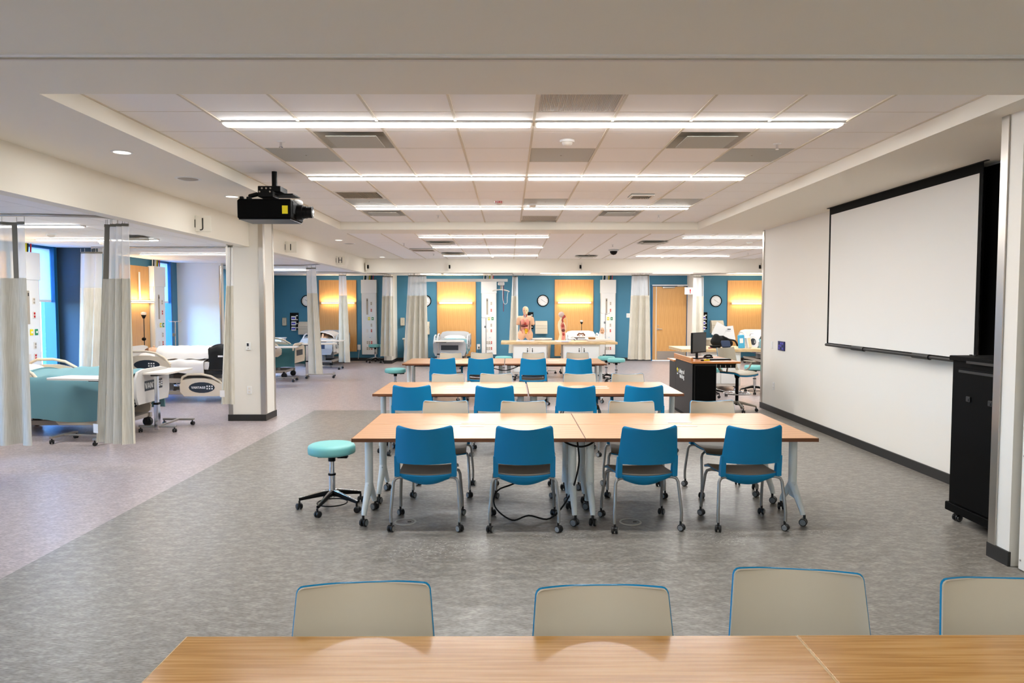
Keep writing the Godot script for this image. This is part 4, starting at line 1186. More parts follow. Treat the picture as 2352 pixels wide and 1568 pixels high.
func clock(label: String, pos: Vector3) -> void:
	var t := thing("wall_clock", label, "clock", pos, 0.0, "round black-rimmed wall clocks")
	var turn := Transform3D(Basis(Vector3.RIGHT, PI / 2), Vector3.ZERO)
	var m := MB.new()
	m.xf = turn
	m.lathe([Vector2(0.162, 0.02), Vector2(0.166, 0.045), Vector2(0.185, 0.05), Vector2(0.192, 0.035), Vector2(0.192, 0.0)], 36)
	part(t, "rim", m, M.black)
	m = MB.new()
	m.xf = turn
	m.lathe([Vector2(0.0, 0.022), Vector2(0.17, 0.022)], 36)
	var f := part(t, "dial", m, M.paper)
	for k in 12:
		var a := TAU * k / 12
		part(f, "hour_mark", MB.new().box(Vector3(sin(a) * 0.135, cos(a) * 0.135, 0.024), Vector3(0.010, 0.022, 0.002), 0.0, Basis(Vector3.BACK, -a)), M.letter_black)
	for h in [[2.17, 0.11, 0.006], [-0.93, 0.075, 0.008]]:
		part(t, "hand", MB.new().box(Vector3(sin(h[0]) * h[1] / 2, cos(h[0]) * h[1] / 2, 0.028), Vector3(h[2], h[1], 0.002), 0.0, Basis(Vector3.BACK, -h[0])), M.letter_black)

func glove_rack(label: String, pos: Vector3) -> void:
	var t := thing("glove_rack", label, "glove holder", pos, 0.0, "black glove box holders")
	part(t, "back_plate", MB.new().box(Vector3(0, 0, 0.008), Vector3(0.28, 0.55, 0.016), 0.002), M.black)
	for k in 3:
		var b := part(t, "glove_box", MB.new().box(Vector3(-0.01, 0.10 - 0.17 * k, 0.05), Vector3(0.14, 0.13, 0.07), 0.003), M.paper)
		part(b, "print_band", MB.new().box(Vector3(-0.01, 0.10 - 0.17 * k, 0.0855), Vector3(0.12, 0.05, 0.002)), M.purple)
	for k in 4:
		part(t, "label_tab", MB.new().box(Vector3(0.085, 0.18 - 0.13 * k, 0.02), Vector3(0.06, 0.026, 0.01)), M.paper)

func towel_box(label: String, pos: Vector3) -> void:
	var t := thing("towel_dispenser", label, "dispenser", pos, 0.0, "beige paper towel dispensers")
	var m := MB.new()
	m.xf = Transform3D(SIDE, Vector3.ZERO)
	m.extrude(PackedVector2Array([Vector2(0, -0.2), Vector2(0.2, -0.2), Vector2(0.21, 0.06), Vector2(0.19, 0.12), Vector2(0.12, 0.21), Vector2(0, 0.21)]), -0.195, 0.195)
	part(t, "cover", m, M.bin_beige)
	part(t, "paper_slot", MB.new().box(Vector3(0, -0.02, 0.208), Vector3(0.37, 0.012, 0.008)).box(Vector3(0, 0.06, 0.21), Vector3(0.36, 0.006, 0.008)), M.outlet_grey)
	part(t, "side_knob", MB.new().box(Vector3(0.197, 0.03, 0.1), Vector3(0.01, 0.06, 0.03), 0.003), M.plaque)

func soap(label: String, pos: Vector3) -> void:
	var t := thing("soap_dispenser", label, "dispenser", pos, 0.0, "wall soap dispensers")
	part(t, "body", MB.new().box(Vector3(0, 0, 0.05), Vector3(0.13, 0.26, 0.10), 0.015), M.bin_beige)
	part(t, "window_slot", MB.new().box(Vector3(0, 0.01, 0.102), Vector3(0.02, 0.10, 0.006), 0.002), M.outlet_grey)

func bin(label: String, pos: Vector3) -> void:
	var t := thing("waste_bin", label, "bin", pos, 0.0, "beige waste bins")
	part(t, "body", MB.new().tube([Vector3(0, 0.01, 0), Vector3(0, 0.70, 0)], [0.25, 0.29], 4), M.bin_beige)
	part(t, "lid", MB.new().box(Vector3(0, 0.725, 0), Vector3(0.48, 0.06, 0.48), 0.02, Basis(Vector3.UP, PI / 4)), M.offwhite)

func outlet_on(label: String, pos: Vector3, cord: Material) -> void:
	var t := thing("wall_outlet", label, "outlet", pos)
	part(t, "plate", MB.new().box(Vector3(0, 0, 0.004), Vector3(0.10, 0.17, 0.008), 0.002), M.white)
	part(t, "plug", MB.new().box(Vector3(0.01, -0.02, 0.02), Vector3(0.04, 0.05, 0.03), 0.005).tube([Vector3(0.01, -0.04, 0.03), Vector3(0.0, -0.2, 0.035), Vector3(-0.03, -0.38, 0.03)], 0.006, 5), cord)

# ---------------------------------------------------------------- beds: head towards -x, foot towards +x
func bed(label: String, pos: Vector3, yaw: float, o: Dictionary) -> Node3D:
	var t := thing("hospital_bed", label, "bed", pos, yaw, "hospital beds in the bays")
	var h: float = o.get("h", 0.62)
	part(t, "base_frame", MB.new().box(Vector3(0, 0.17, 0.36), Vector3(1.75, 0.07, 0.06), 0.008).box(Vector3(0, 0.17, -0.36), Vector3(1.75, 0.07, 0.06), 0.008).box(Vector3(-0.8, 0.17, 0), Vector3(0.08, 0.06, 0.72), 0.008).box(Vector3(0.8, 0.17, 0), Vector3(0.08, 0.06, 0.72), 0.008), M.rail_grey)
	for s in [-0.5, 0.5]:
		part(t, "lift_column", MB.new().box(Vector3(s, (h + 0.15) / 2, 0), Vector3(0.16, h - 0.2, 0.2), 0.01), M.bed_grey)
	part(t, "deck", MB.new().box(Vector3(0, h - 0.05, 0), Vector3(2.0, 0.07, 0.84), 0.01), M.base_black)
	part(t, "side_beam", MB.new().box(Vector3(0.0, h - 0.2, 0.43), Vector3(1.7, 0.09, 0.03), 0.006).box(Vector3(0.0, h - 0.2, -0.43), Vector3(1.7, 0.09, 0.03), 0.006), M.rail_grey)
	part(t, "maker_badge", MB.new().box(Vector3(0.28, h - 0.2, 0.447), Vector3(0.3, 0.07, 0.004)), M.navy, "dark blue badge on the side beam")
	part(t, "mattress", MB.new().box(Vector3(0, h + 0.07, 0), Vector3(1.98, 0.16, 0.86), 0.03), M.sheet_white)
	# head part raised a little, cover draped over both sides
	var drop: float = o.get("drop", 0.35)
	var x0: float = o.get("x0", -0.55)
	var x1: float = o.get("x1", 1.02)
	var up: float = o.get("mound", 0.06)
	var cov: Material = o.get("cover", M.blanket_teal)
	var wide: float = o.get("wide", 0.44)
	var top := h + 0.17
	var cf := func(u: float, v: float) -> Vector3:
		var a := (u - 0.5) * 2.0
		var x := lerpf(x0, x1, v)
		var rip := 0.012 * sin(x * 9.0 + a * 4.0) + 0.008 * sin(x * 23.0 - a * 7.0)
		var arc := absf(a)
		var y := top
		var z := 0.0
		if arc < 0.5:
			z = a * 2.0 * wide
			y = top + up * cos(a * PI) * (0.7 + 0.3 * sin(x * 3.0 + 1.0)) + rip
		else:
			var k := (arc - 0.5) * 2.0
			z = signf(a) * (wide + 0.035 * sin(minf(k * 3.0, 1.0) * PI / 2) + 0.03 * k * (0.6 * sin(x * 11.0 + a) + 0.7 * sin(x * 5.3 + 3.0 * k)))
			y = top - drop * k - 0.03 * k * sin(x * 5.0) + rip * (1.0 - k)
		return Vector3(x, y, z)
	var bl := part(t, "blanket", MB.new().sheet(28, 24, cf, 0.012), cov)
	part(bl, "fold", MB.new().sheet(20, 3, func(u: float, v: float) -> Vector3:
		return cf.call(lerpf(0.1, 0.9, u), lerpf(0.0, 0.13, v)) + Vector3(0.0, 0.016, 0.0), 0.016), o.get("fold", cov))
	if o.has("pillow"):
		part(t, "pillow", MB.new().ell(Vector3(-0.76, top + 0.05, 0), Vector3(0.24, 0.09, 0.34), 18, 10), M.sheet_white)
	# head and foot boards
	for e in [-1.0, 1.0]:
		var hb := MB.new()
		hb.xf = Transform3D(SIDE, Vector3(e * 1.08, 0, 0))
		var pw := 0.47
		var y1 := h + (0.42 if e < 0 else 0.26)
		hb.extrude(PackedVector2Array([Vector2(-pw + 0.05, h - 0.22), Vector2(pw - 0.05, h - 0.22), Vector2(pw, h - 0.1), Vector2(pw, y1 - 0.12), Vector2(pw - 0.06, y1 - 0.03), Vector2(pw - 0.2, y1), Vector2(-pw + 0.2, y1), Vector2(-pw + 0.06, y1 - 0.03), Vector2(-pw, y1 - 0.12), Vector2(-pw, h - 0.1)]), -0.018, 0.018)
		var board := part(t, "headboard" if e < 0 else "footboard", hb, o.get("board", M.bed_cream))
		if e > 0:
			part(board, "plaque", MB.new().box(Vector3(1.1, h + 0.02, 0), Vector3(0.006, 0.14, 0.5), 0.002), o.get("plaque", M.plaque), "dark maker's plaque")
			if o.has("text"):
				text_part(board, "VANTAGE", 0.11, Vector3(1.104, h + 0.02, 0.0), Vector3(0, PI / 2, 0), M.white, true)
	# side rails
	for s in [-1.0, 1.0]:
		for e in [-1.0, 1.0]:
			var low: bool = e > 0 and o.get("low_rail", false)
			var dy := -0.42 if low else 0.0
			var cx: float = -0.62 if e < 0 else 0.38
			var ry := h + dy
			var rp := MB.new()
			rp.xf = Transform3D(Basis.IDENTITY, Vector3(cx, ry, s * 0.49))
			rp.extrude(PackedVector2Array([Vector2(-0.40, 0.02), Vector2(-0.33, -0.06), Vector2(0.33, -0.06), Vector2(0.42, 0.0), Vector2(0.43, 0.08), Vector2(0.36, 0.16), Vector2(0.22, 0.235), Vector2(0.05, 0.27), Vector2(-0.16, 0.27), Vector2(-0.36, 0.235), Vector2(-0.41, 0.15)]), -0.018, 0.018)
			var ra := part(t, "side_rail", rp, o.get("rail", M.bed_cream))
			part(ra, "grip", MB.new().tube([Vector3(cx - 0.38, ry + 0.2, s * 0.49), Vector3(cx - 0.36, ry + 0.29, s * 0.49), Vector3(cx - 0.26, ry + 0.34, s * 0.49), Vector3(cx - 0.02, ry + 0.345, s * 0.49), Vector3(cx + 0.16, ry + 0.31, s * 0.49), Vector3(cx + 0.32, ry + 0.22, s * 0.49), Vector3(cx + 0.42, ry + 0.1, s * 0.49)], 0.022, 8), o.get("rail", M.bed_cream))
			var pl := PackedVector2Array()
			for k in 18:
				var a := TAU * k / 18
				pl.append(Vector2(cos(a) * 0.24, sin(a) * (0.10 if e > 0 else 0.09)) + Vector2(0.0, 0.10))
			var pm := MB.new()
			pm.xf = Transform3D(Basis.IDENTITY, Vector3(cx, ry, s * 0.49))
			pm.extrude(pl, -0.0215, 0.0215)
			part(ra, "control_plate", pm, M.plaque, "dark oval control plate")
			var kp := MB.new()
			var kx := 0.10 if e > 0 else 0.04
			for a in 3:
				for b in 2:
					kp.box(Vector3(cx + kx + a * 0.045, ry + 0.08 + b * 0.045, s * 0.49), Vector3(0.025, 0.025, 0.047))
			part(ra, "keypad", kp, M.white)
			if o.has("text") and e > 0 and s > 0:
				text_part(ra, "VANTAGE", 0.058, Vector3(cx - 0.06, ry + 0.10, s * 0.4925 + 0.0205), Vector3.ZERO, M.white, true)
	for a in [-0.82, 0.82]:
		for b in [-0.36, 0.36]:
			var m := MB.new()
			m.xf = Transform3D(Basis(Vector3.RIGHT, PI / 2), Vector3(a, 0.07, b))
			m.lathe([Vector2(0, -0.03), Vector2(0.06, -0.03), Vector2(0.07, -0.02), Vector2(0.07, 0.02), Vector2(0.06, 0.03), Vector2(0, 0.03)], 18)
			m.xf = Transform3D.IDENTITY
			m.box(Vector3(a, 0.12, b), Vector3(0.05, 0.1, 0.08), 0.01)
			part(t, "caster", m, M.caster)
	return t

func overbed(label: String, pos: Vector3, yaw: float, h := 0.86) -> void:
	var t := thing("overbed_table", label, "table", pos, yaw, "overbed tables")
	var top := MB.new()
	top.xf = Transform3D(Basis(Vector3(1, 0, 0), Vector3(0, 0, 1), Vector3(0, 1, 0)), Vector3(0, h - 0.02, 0))
	top.extrude(rr(0.84, 0.42, 0.06), -0.012, 0.012)
	part(t, "table_top", top, M.offwhite)
	part(t, "bracket", MB.new().box(Vector3(-0.22, h - 0.045, 0), Vector3(0.3, 0.03, 0.1), 0.006), M.base_black)
	part(t, "column", MB.new().box(Vector3(-0.3, (h + 0.35) / 2 - 0.02, 0), Vector3(0.06, h - 0.38, 0.045), 0.006).box(Vector3(-0.3, 0.22, 0), Vector3(0.075, 0.36, 0.06), 0.006), M.chrome)
	part(t, "collar", MB.new().box(Vector3(-0.3, 0.41, 0), Vector3(0.085, 0.03, 0.07), 0.006), M.black)
	part(t, "base", MB.new().box(Vector3(-0.3, 0.085, 0), Vector3(0.05, 0.03, 0.52), 0.006).box(Vector3(0.02, 0.085, 0), Vector3(0.64, 0.025, 0.04), 0.005).box(Vector3(0.34, 0.085, 0), Vector3(0.05, 0.03, 0.46), 0.006), M.steel)
	for p in [Vector3(-0.3, 0, 0.24), Vector3(-0.3, 0, -0.24), Vector3(0.34, 0, 0.21), Vector3(0.34, 0, -0.21)]:
		add_caster(t, caster_small, p, p.x * 3.0 + p.z, M.caster)

func iv_pole(label: String, pos: Vector3, h: float) -> void:
	var t := thing("iv_pole", label, "pole", pos, 0.0, "wheeled drip stands")
	part(t, "pole", MB.new().cyl(Vector3(0, 0.08, 0), Vector3(0, h, 0), 0.013, 0.011, 8), M.chrome)
	part(t, "hooks", MB.new().tube([Vector3(-0.14, h + 0.03, 0), Vector3(-0.12, h, 0), Vector3(0.12, h, 0), Vector3(0.14, h + 0.03, 0)], 0.007, 6), M.chrome)
	part(t, "clamp", MB.new().box(Vector3(-0.02, h - 0.28, 0.02), Vector3(0.06, 0.07, 0.05), 0.01), M.caster_cap)
	for k in 5:
		var a := TAU * k / 5
		part(t, "base_arm", MB.new().tube([Vector3(0, 0.1, 0), Vector3(cos(a) * 0.28, 0.065, sin(a) * 0.28)], 0.013, 6), M.chrome)
		add_caster(t, caster_small, Vector3(cos(a) * 0.28, 0, sin(a) * 0.28), a, M.caster)

func exam_lamp(label: String, pos: Vector3, h: float) -> void:
	var t := thing("exam_light", label, "light", pos, 0.0, "slim exam lights")
	part(t, "pole", MB.new().cyl(Vector3(0, 0.04, 0), Vector3(0, h, 0), 0.009, 0.009, 8), M.base_black)
	part(t, "base", MB.new().lathe([Vector2(0, 0.04), Vector2(0.12, 0.035), Vector2(0.16, 0.0)], 18), M.black)
	part(t, "head", MB.new().cyl(Vector3(0, h - 0.02, 0), Vector3(0, h + 0.05, 0), 0.02, 0.05, 12), M.black)
	part(t, "knob", MB.new().ell(Vector3(0, h * 0.72, 0.015), Vector3(0.045, 0.035, 0.03), 10, 8), M.black)
	part(t, "bulb_cage", MB.new().ell(Vector3(0, h + 0.08, 0), Vector3(0.055, 0.035, 0.055), 12, 8), M.clear_tube)

func manikin(label: String, pos: Vector3, yaw: float, cov: Material) -> void:
	# lies along x with the head at -x, face up
	var t := thing("training_manikin", label, "manikin", pos, yaw, "patient manikins in bed")
	var b := [
		[Vector3(-0.80, 0.10, 0), Vector3(-0.72, 0.10, 0), 0.088, 0.082], [Vector3(-0.75, 0.13, 0), Vector3(-0.685, 0.13, 0), 0.065, 0.05],
		[Vector3(-0.70, 0.08, 0), Vector3(-0.58, 0.06, 0), 0.052, 0.058], [Vector3(-0.52, 0.05, -0.15), Vector3(-0.52, 0.05, 0.15), 0.075, 0.075],
		[Vector3(-0.48, 0.06, 0), Vector3(-0.05, 0.06, 0), 0.13, 0.13], [Vector3(-0.05, 0.05, -0.09), Vector3(-0.05, 0.05, 0.09), 0.10, 0.10],
		[Vector3(-0.52, 0.05, 0.2), Vector3(-0.22, 0.03, 0.27), 0.05, 0.042], [Vector3(-0.22, 0.03, 0.27), Vector3(0.02, 0.02, 0.25), 0.04, 0.028],
		[Vector3(-0.52, 0.05, -0.2), Vector3(-0.22, 0.03, -0.27), 0.05, 0.042], [Vector3(-0.22, 0.03, -0.27), Vector3(0.02, 0.02, -0.25), 0.04, 0.028],
		[Vector3(-0.02, 0.05, 0.09), Vector3(0.40, 0.04, 0.10), 0.085, 0.058], [Vector3(0.40, 0.04, 0.10), Vector3(0.80, 0.03, 0.11), 0.055, 0.04],
		[Vector3(-0.02, 0.05, -0.09), Vector3(0.40, 0.04, -0.10), 0.085, 0.058], [Vector3(0.40, 0.04, -0.10), Vector3(0.80, 0.03, -0.11), 0.055, 0.04]]
	for s in [-1.0, 1.0]:
		for k in 5:
			b.append([Vector3(0.02, 0.02, s * 0.25), Vector3(0.10 - absf(k - 2) * 0.012, 0.015, s * (0.25 - 0.032 + k * 0.016)), 0.014, 0.008])
		b.append([Vector3(0.80, 0.03, s * 0.11), Vector3(0.84, 0.16, s * 0.12), 0.04, 0.028])
	part(t, "body", MB.new().body(b, 0.016, 0.03), M.skin)
	part(t, "hair", MB.new().ell(Vector3(-0.83, 0.10, 0), Vector3(0.085, 0.085, 0.10), 14, 9).ell(Vector3(-0.79, 0.05, 0), Vector3(0.10, 0.05, 0.10), 12, 8), M.hair)
	part(t, "face_features", MB.new().ell(Vector3(-0.735, 0.205, 0), Vector3(0.022, 0.022, 0.012), 8, 6), M.skin)
	part(t, "eyes", MB.new().ell(Vector3(-0.765, 0.182, 0.032), Vector3(0.010, 0.008, 0.014), 8, 6).ell(Vector3(-0.765, 0.182, -0.032), Vector3(0.010, 0.008, 0.014), 8, 6), M.hair)
	part(t, "mouth", MB.new().ell(Vector3(-0.695, 0.178, 0), Vector3(0.006, 0.006, 0.022), 8, 6), M.muscle)
	part(t, "gown", MB.new().sheet(22, 16, func(u: float, v: float) -> Vector3:
		var a := (u - 0.5) * 2.0
		var x := lerpf(-0.60, 0.62, v)
		var w := 0.40 if v > 0.15 else lerpf(0.24, 0.40, v / 0.15)
		return Vector3(x, 0.0 + 0.215 * sqrt(maxf(0.0, 1.0 - a * a)) + 0.01 * sin(x * 22.0 + a * 5.0), a * w), 0.012), cov)

func far_bays() -> void:
	var W := 23.05
	wood_panel("maple wall panel in the left far bay behind the curtains", at(-5.555, 0, W), 0, 1.20, 0.30, 2.615)
	wood_panel("maple wall panel behind the far bed with the ceiling lift", at(-1.715, 0, W), 0, 1.25, 0.15, 2.60)
	wood_panel("maple wall panel behind the anatomy models", at(2.095, 0, W), 0, 1.25, 0.15, 2.63)
	wood_panel("maple wall panel in the far right bay", at(7.70, 0, W), 0, 1.25, 0.3, 2.605)
	wall_lamp("lit bar light on the maple panel of the left far bay", at(-5.53, 1.875, W - 0.03), 0, 1.08, 1.0)
	wall_lamp("lit bar light above the far bed with the ceiling lift", at(-1.73, 1.875, W - 0.03), 0, 1.08, 1.0)
	wall_lamp("lit bar light on the panel behind the anatomy models", at(2.105, 1.884, W - 0.03), 0, 1.08, 1.0)
	wall_lamp("lit bar light on the maple panel of the far right bay", at(7.71, 1.86, W - 0.03), 0, 1.05, 1.0)
	headwall("white headwall column in the left far bay by the partition", at(-4.53, 0, W), 0)
	headwall("white headwall column under the end of the ceiling lift", at(-0.66, 0, W), 0)
	headwall("white headwall column right of the anatomy models", at(3.19, 0, W), 0)
	clock("black-rimmed clock half hidden by the left curtain", at(-6.55, 1.94, W))
	clock("black-rimmed clock beside the far bed with the ceiling lift", at(-2.72, 1.94, W))
	clock("black-rimmed clock above the anatomy torso", at(1.087, 1.95, W))
	clock("black-rimmed clock in the far right bay", at(6.70, 1.94, W))
	glove_rack("black glove box rack on the far wall at the left corner", at(-6.97, 1.285, W))
	glove_rack("black glove box rack behind the anatomy torso's shoulder", at(0.64, 1.305, W))
	glove_rack("black glove box rack beside the curtain of the far right bay", at(6.29, 1.30, W))
	towel_box("beige towel dispenser peeking left of the left far curtain", at(-6.60, 1.06, W))
	towel_box("beige towel dispenser beside the far bed with the ceiling lift", at(-2.78, 1.06, W))
	towel_box("beige towel dispenser between the torso and the lit panel", at(1.03, 1.085, W))
	towel_box("beige towel dispenser in the far right bay", at(6.72, 1.10, W))
	soap("soap dispenser left of the glove rack in the left corner", at(-7.28, 1.27, W))
	soap("beige soap dispenser right of the far partition", at(-3.46, 1.27, W))
	soap("soap dispenser half hidden behind the anatomy torso", at(0.33, 1.33, W))
	bin("waste bin under the dispenser behind the anatomy torso", at(1.05, 0, 22.7))
	bin("waste bin beside the curtain right of the far partition", at(-3.1, 0, 22.7))
	bin("waste bin below the dispenser of the far right bay", at(6.5, 0, 22.6))
	outlet_on("white outlet with white cord left of the left headwall column", at(-4.885, 0.44, W), M.white)
	outlet_on("white outlet with black plug beside the lift bay's headwall column", at(-1.0, 0.455, W), M.base_black)
	var sw := thing("light_switch", "white wall switch plate left of the far door", "switch", at(3.9, 1.47, W))
	part(sw, "plate", MB.new().box(Vector3(0, 0, 0.006), Vector3(0.2, 0.14, 0.012), 0.003), M.white)
	part(sw, "rocker", MB.new().box(Vector3(-0.045, 0, 0.014), Vector3(0.05, 0.08, 0.006), 0.002).box(Vector3(0.045, 0, 0.014), Vector3(0.05, 0.08, 0.006), 0.002), M.offwhite)
	var es := thing("alarm_sign", "white square sign with red mark beside the far door", "sign", at(5.66, 2.25, 22.25))
	part(es, "plate", MB.new().box(Vector3(-0.04, 0, 0), Vector3(0.27, 0.22, 0.02), 0.002), M.paper)
	part(es, "red_mark", MB.new().box(Vector3(0.0, 0.01, 0.011), Vector3(0.035, 0.08, 0.003)).box(Vector3(0.0, -0.06, 0.011), Vector3(0.035, 0.03, 0.003)), M.red)
	part(es, "bracket", MB.new().box(Vector3(0.11, 0.01, 0.0), Vector3(0.04, 0.13, 0.03), 0.004), M.black)
	var wb := thing("wood_board", "narrow brown wooden board on the white partition beside the door", "board", at(5.80, 1.05, 22.17), 0.0)
	part(wb, "board", MB.new().box(Vector3(0.03, 0, 0), Vector3(0.075, 0.66, 0.03), 0.004), M.near_wood)
	part(wb, "hanger", MB.new().box(Vector3(-0.01, 0.0, 0.005), Vector3(0.02, 0.12, 0.03), 0.004), M.black)
	var bt := thing("blue_tag", "small blue tag on the white partition beside the wooden board", "tag", at(5.93, 1.05, 22.185))
	part(bt, "card", MB.new().box(Vector3(0, 0, 0), Vector3(0.06, 0.13, 0.02), 0.003), M.purple)
	part(bt, "clip", MB.new().box(Vector3(0, 0.07, 0.004), Vector3(0.025, 0.02, 0.02), 0.003), M.steel)
	# curtains of the far bays
	curtain("narrow beige curtain hanging just right of the white column", at(-4.60, 0, 16.75), 0.44, at(-4.66, 0, 16.7), 0.30, -0.5, 2.0, 0.06, 0.18, 0.1)
	curtain("beige curtain in front of the left far maple panel", at(-4.80, 0, 20.5), 0.46, at(-4.84, 0, 20.6), 0.30, -0.6, 2.0, 0.06, 0.16, 0.05)
	curtain("beige curtain gathered against the far white partition", at(-3.72, 0, 21.45), 0.38, at(-3.66, 0, 21.4), 0.30, 0.0, 2.5, 0.06, 0.26)
	curtain("wide pleated beige curtain left of the far bed with the ceiling lift", at(-2.72, 0, 20.7), 0.72, at(-2.68, 0, 20.8), 0.52, 0.1, 4.0, 0.07, 0.15)
	curtain("slim beige curtain left of the anatomy torso", at(0.12, 0, 21.4), 0.30, at(0.17, 0, 21.4), 0.16, 0.0, 1.5, 0.05, 0.36, 0.3)
	curtain("wide beige curtain hanging in front of the far door", at(3.72, 0, 20.25), 0.66, at(3.78, 0, 20.5), 0.50, -0.35, 3.0, 0.07, 0.25, 0.9)
	curtain("beige curtain beside the far right partition", at(5.82, 0, 21.75), 0.42, at(5.80, 0, 21.75), 0.36, 0.3, 2.0, 0.05, 0.3, 0.75)
	rail("steel curtain track of the left far bay", [[-4.3, 16.4], [-4.9, 17.0], [-7.4, 17.0]])
	rail("steel curtain track over the left far curtains", [[-7.3, 20.4], [-4.9, 20.4], [-4.4, 20.9], [-3.7, 21.4], [-3.7, 22.9]])
	rail("steel curtain track around the lift bay", [[-3.4, 20.8], [-2.0, 20.8], [0.1, 21.3], [0.15, 22.9]])
	rail("steel curtain track in front of the far door", [[1.0, 20.6], [3.2, 20.6], [3.9, 20.35], [4.2, 20.1]])
	rail("steel curtain track in the far right bay", [[5.6, 22.0], [5.9, 21.6], [6.8, 20.4], [9.0, 20.4]])
	# ceiling lift
	var cl := thing("ceiling_lift", "white ceiling patient lift beam with hanger bar over the far bed", "patient lift", at(-1.5, 2.535, 21.0))
	part(cl, "beam", MB.new().box(Vector3(0, 0, 0), Vector3(2.9, 0.085, 0.07), 0.006), M.white)
	part(cl, "drop_rod", MB.new().box(Vector3(0.98, 0.13, 0), Vector3(0.06, 0.19, 0.05), 0.004).box(Vector3(-1.3, 0.13, 0), Vector3(0.06, 0.19, 0.05), 0.004), M.offwhite)
	part(cl, "motor", MB.new().box(Vector3(1.26, -0.10, 0), Vector3(0.19, 0.10, 0.14), 0.02), M.white)
	part(cl, "swivel", MB.new().cyl(Vector3(1.26, -0.15, 0), Vector3(1.26, -0.25, 0), 0.022).ell(Vector3(1.26, -0.22, 0), Vector3(0.032, 0.032, 0.032), 10, 8), M.outlet_grey)
	part(cl, "hanger_bar", MB.new().tube(smooth_path([Vector3(1.01, -0.32, 0.05), Vector3(1.06, -0.295, 0.03), Vector3(1.26, -0.275, 0), Vector3(1.43, -0.305, -0.02), Vector3(1.50, -0.335, -0.03)], 4), 0.017, 8), M.offwhite)
	part(cl, "pull_strap", MB.new().box(Vector3(1.325, -0.53, 0.02), Vector3(0.018, 0.78, 0.004)), M.strap_red, "dark red pull strap")
	part(cl, "hand_control_cord", MB.new().tube(smooth_path([Vector3(1.30, -0.14, 0.03), Vector3(1.30, -0.5, 0.03), Vector3(1.33, -0.66, 0.03), Vector3(1.38, -0.70, 0.03), Vector3(1.43, -0.66, 0.03), Vector3(1.435, -0.5, 0.02), Vector3(1.46, -0.35, 0)], 5), 0.006, 6), M.white)
	# beds along the far wall
	bed("grey-ended hospital bed between curtains in the left far bay", at(-5.55, 0, 21.45), -PI / 2, {"board": M.bed_grey, "rail": M.bed_grey, "cover": M.sheet_white, "plaque": M.denim, "h": 0.6, "x0": -0.4})
	manikin("manikin lying in the grey-ended bed of the left far bay", at(-5.55, 0.79, 21.5), -PI / 2, M.sheet_white)
	bed("grey-ended hospital bed with white pillow under the ceiling lift", at(-1.72, 0, 21.5), -PI / 2, {"board": M.bed_grey, "rail": M.bed_grey, "cover": M.blanket_teal, "pillow": true, "h": 0.56, "fold": M.sheet_white, "x0": -0.5})
	bed("white-sheeted hospital bed behind the anatomy models", at(2.25, 0, 21.4), -PI / 2, {"cover": M.sheet_white, "board": M.white, "rail": M.white, "h": 0.58, "pillow": true, "x0": -0.5})
	bed("hospital bed half hidden by the white wall in the far right bay", at(7.75, 0, 21.4), -PI / 2, {"cover": M.blanket_teal, "board": M.white, "rail": M.white, "h": 0.62, "fold": M.sheet_white})
	manikin("brown-haired manikin lying in the far right bed", at(7.75, 0.80, 21.45), -PI / 2, M.sheet_white)
	overbed("white overbed table at the foot of the lift bay's bed", at(-1.72, 0, 20.15), 0.0, 0.80)
	overbed("white overbed table behind the curtain in front of the left far bed", at(-5.1, 0, 20.0), 0.0, 0.82)
	overbed("white overbed table with spectacles behind the anatomy models", at(2.2, 0, 20.0), 0.0, 0.93)
	iv_pole("drip stand in front of the lift bay's headwall column", at(-0.72, 0, 21.8), 1.42)
	iv_pole("drip stand in front of the headwall column right of the models", at(2.95, 0, 21.8), 1.55)
	exam_lamp("slim black exam light in front of the panel behind the models", at(2.30, 0, 22.6), 1.22)

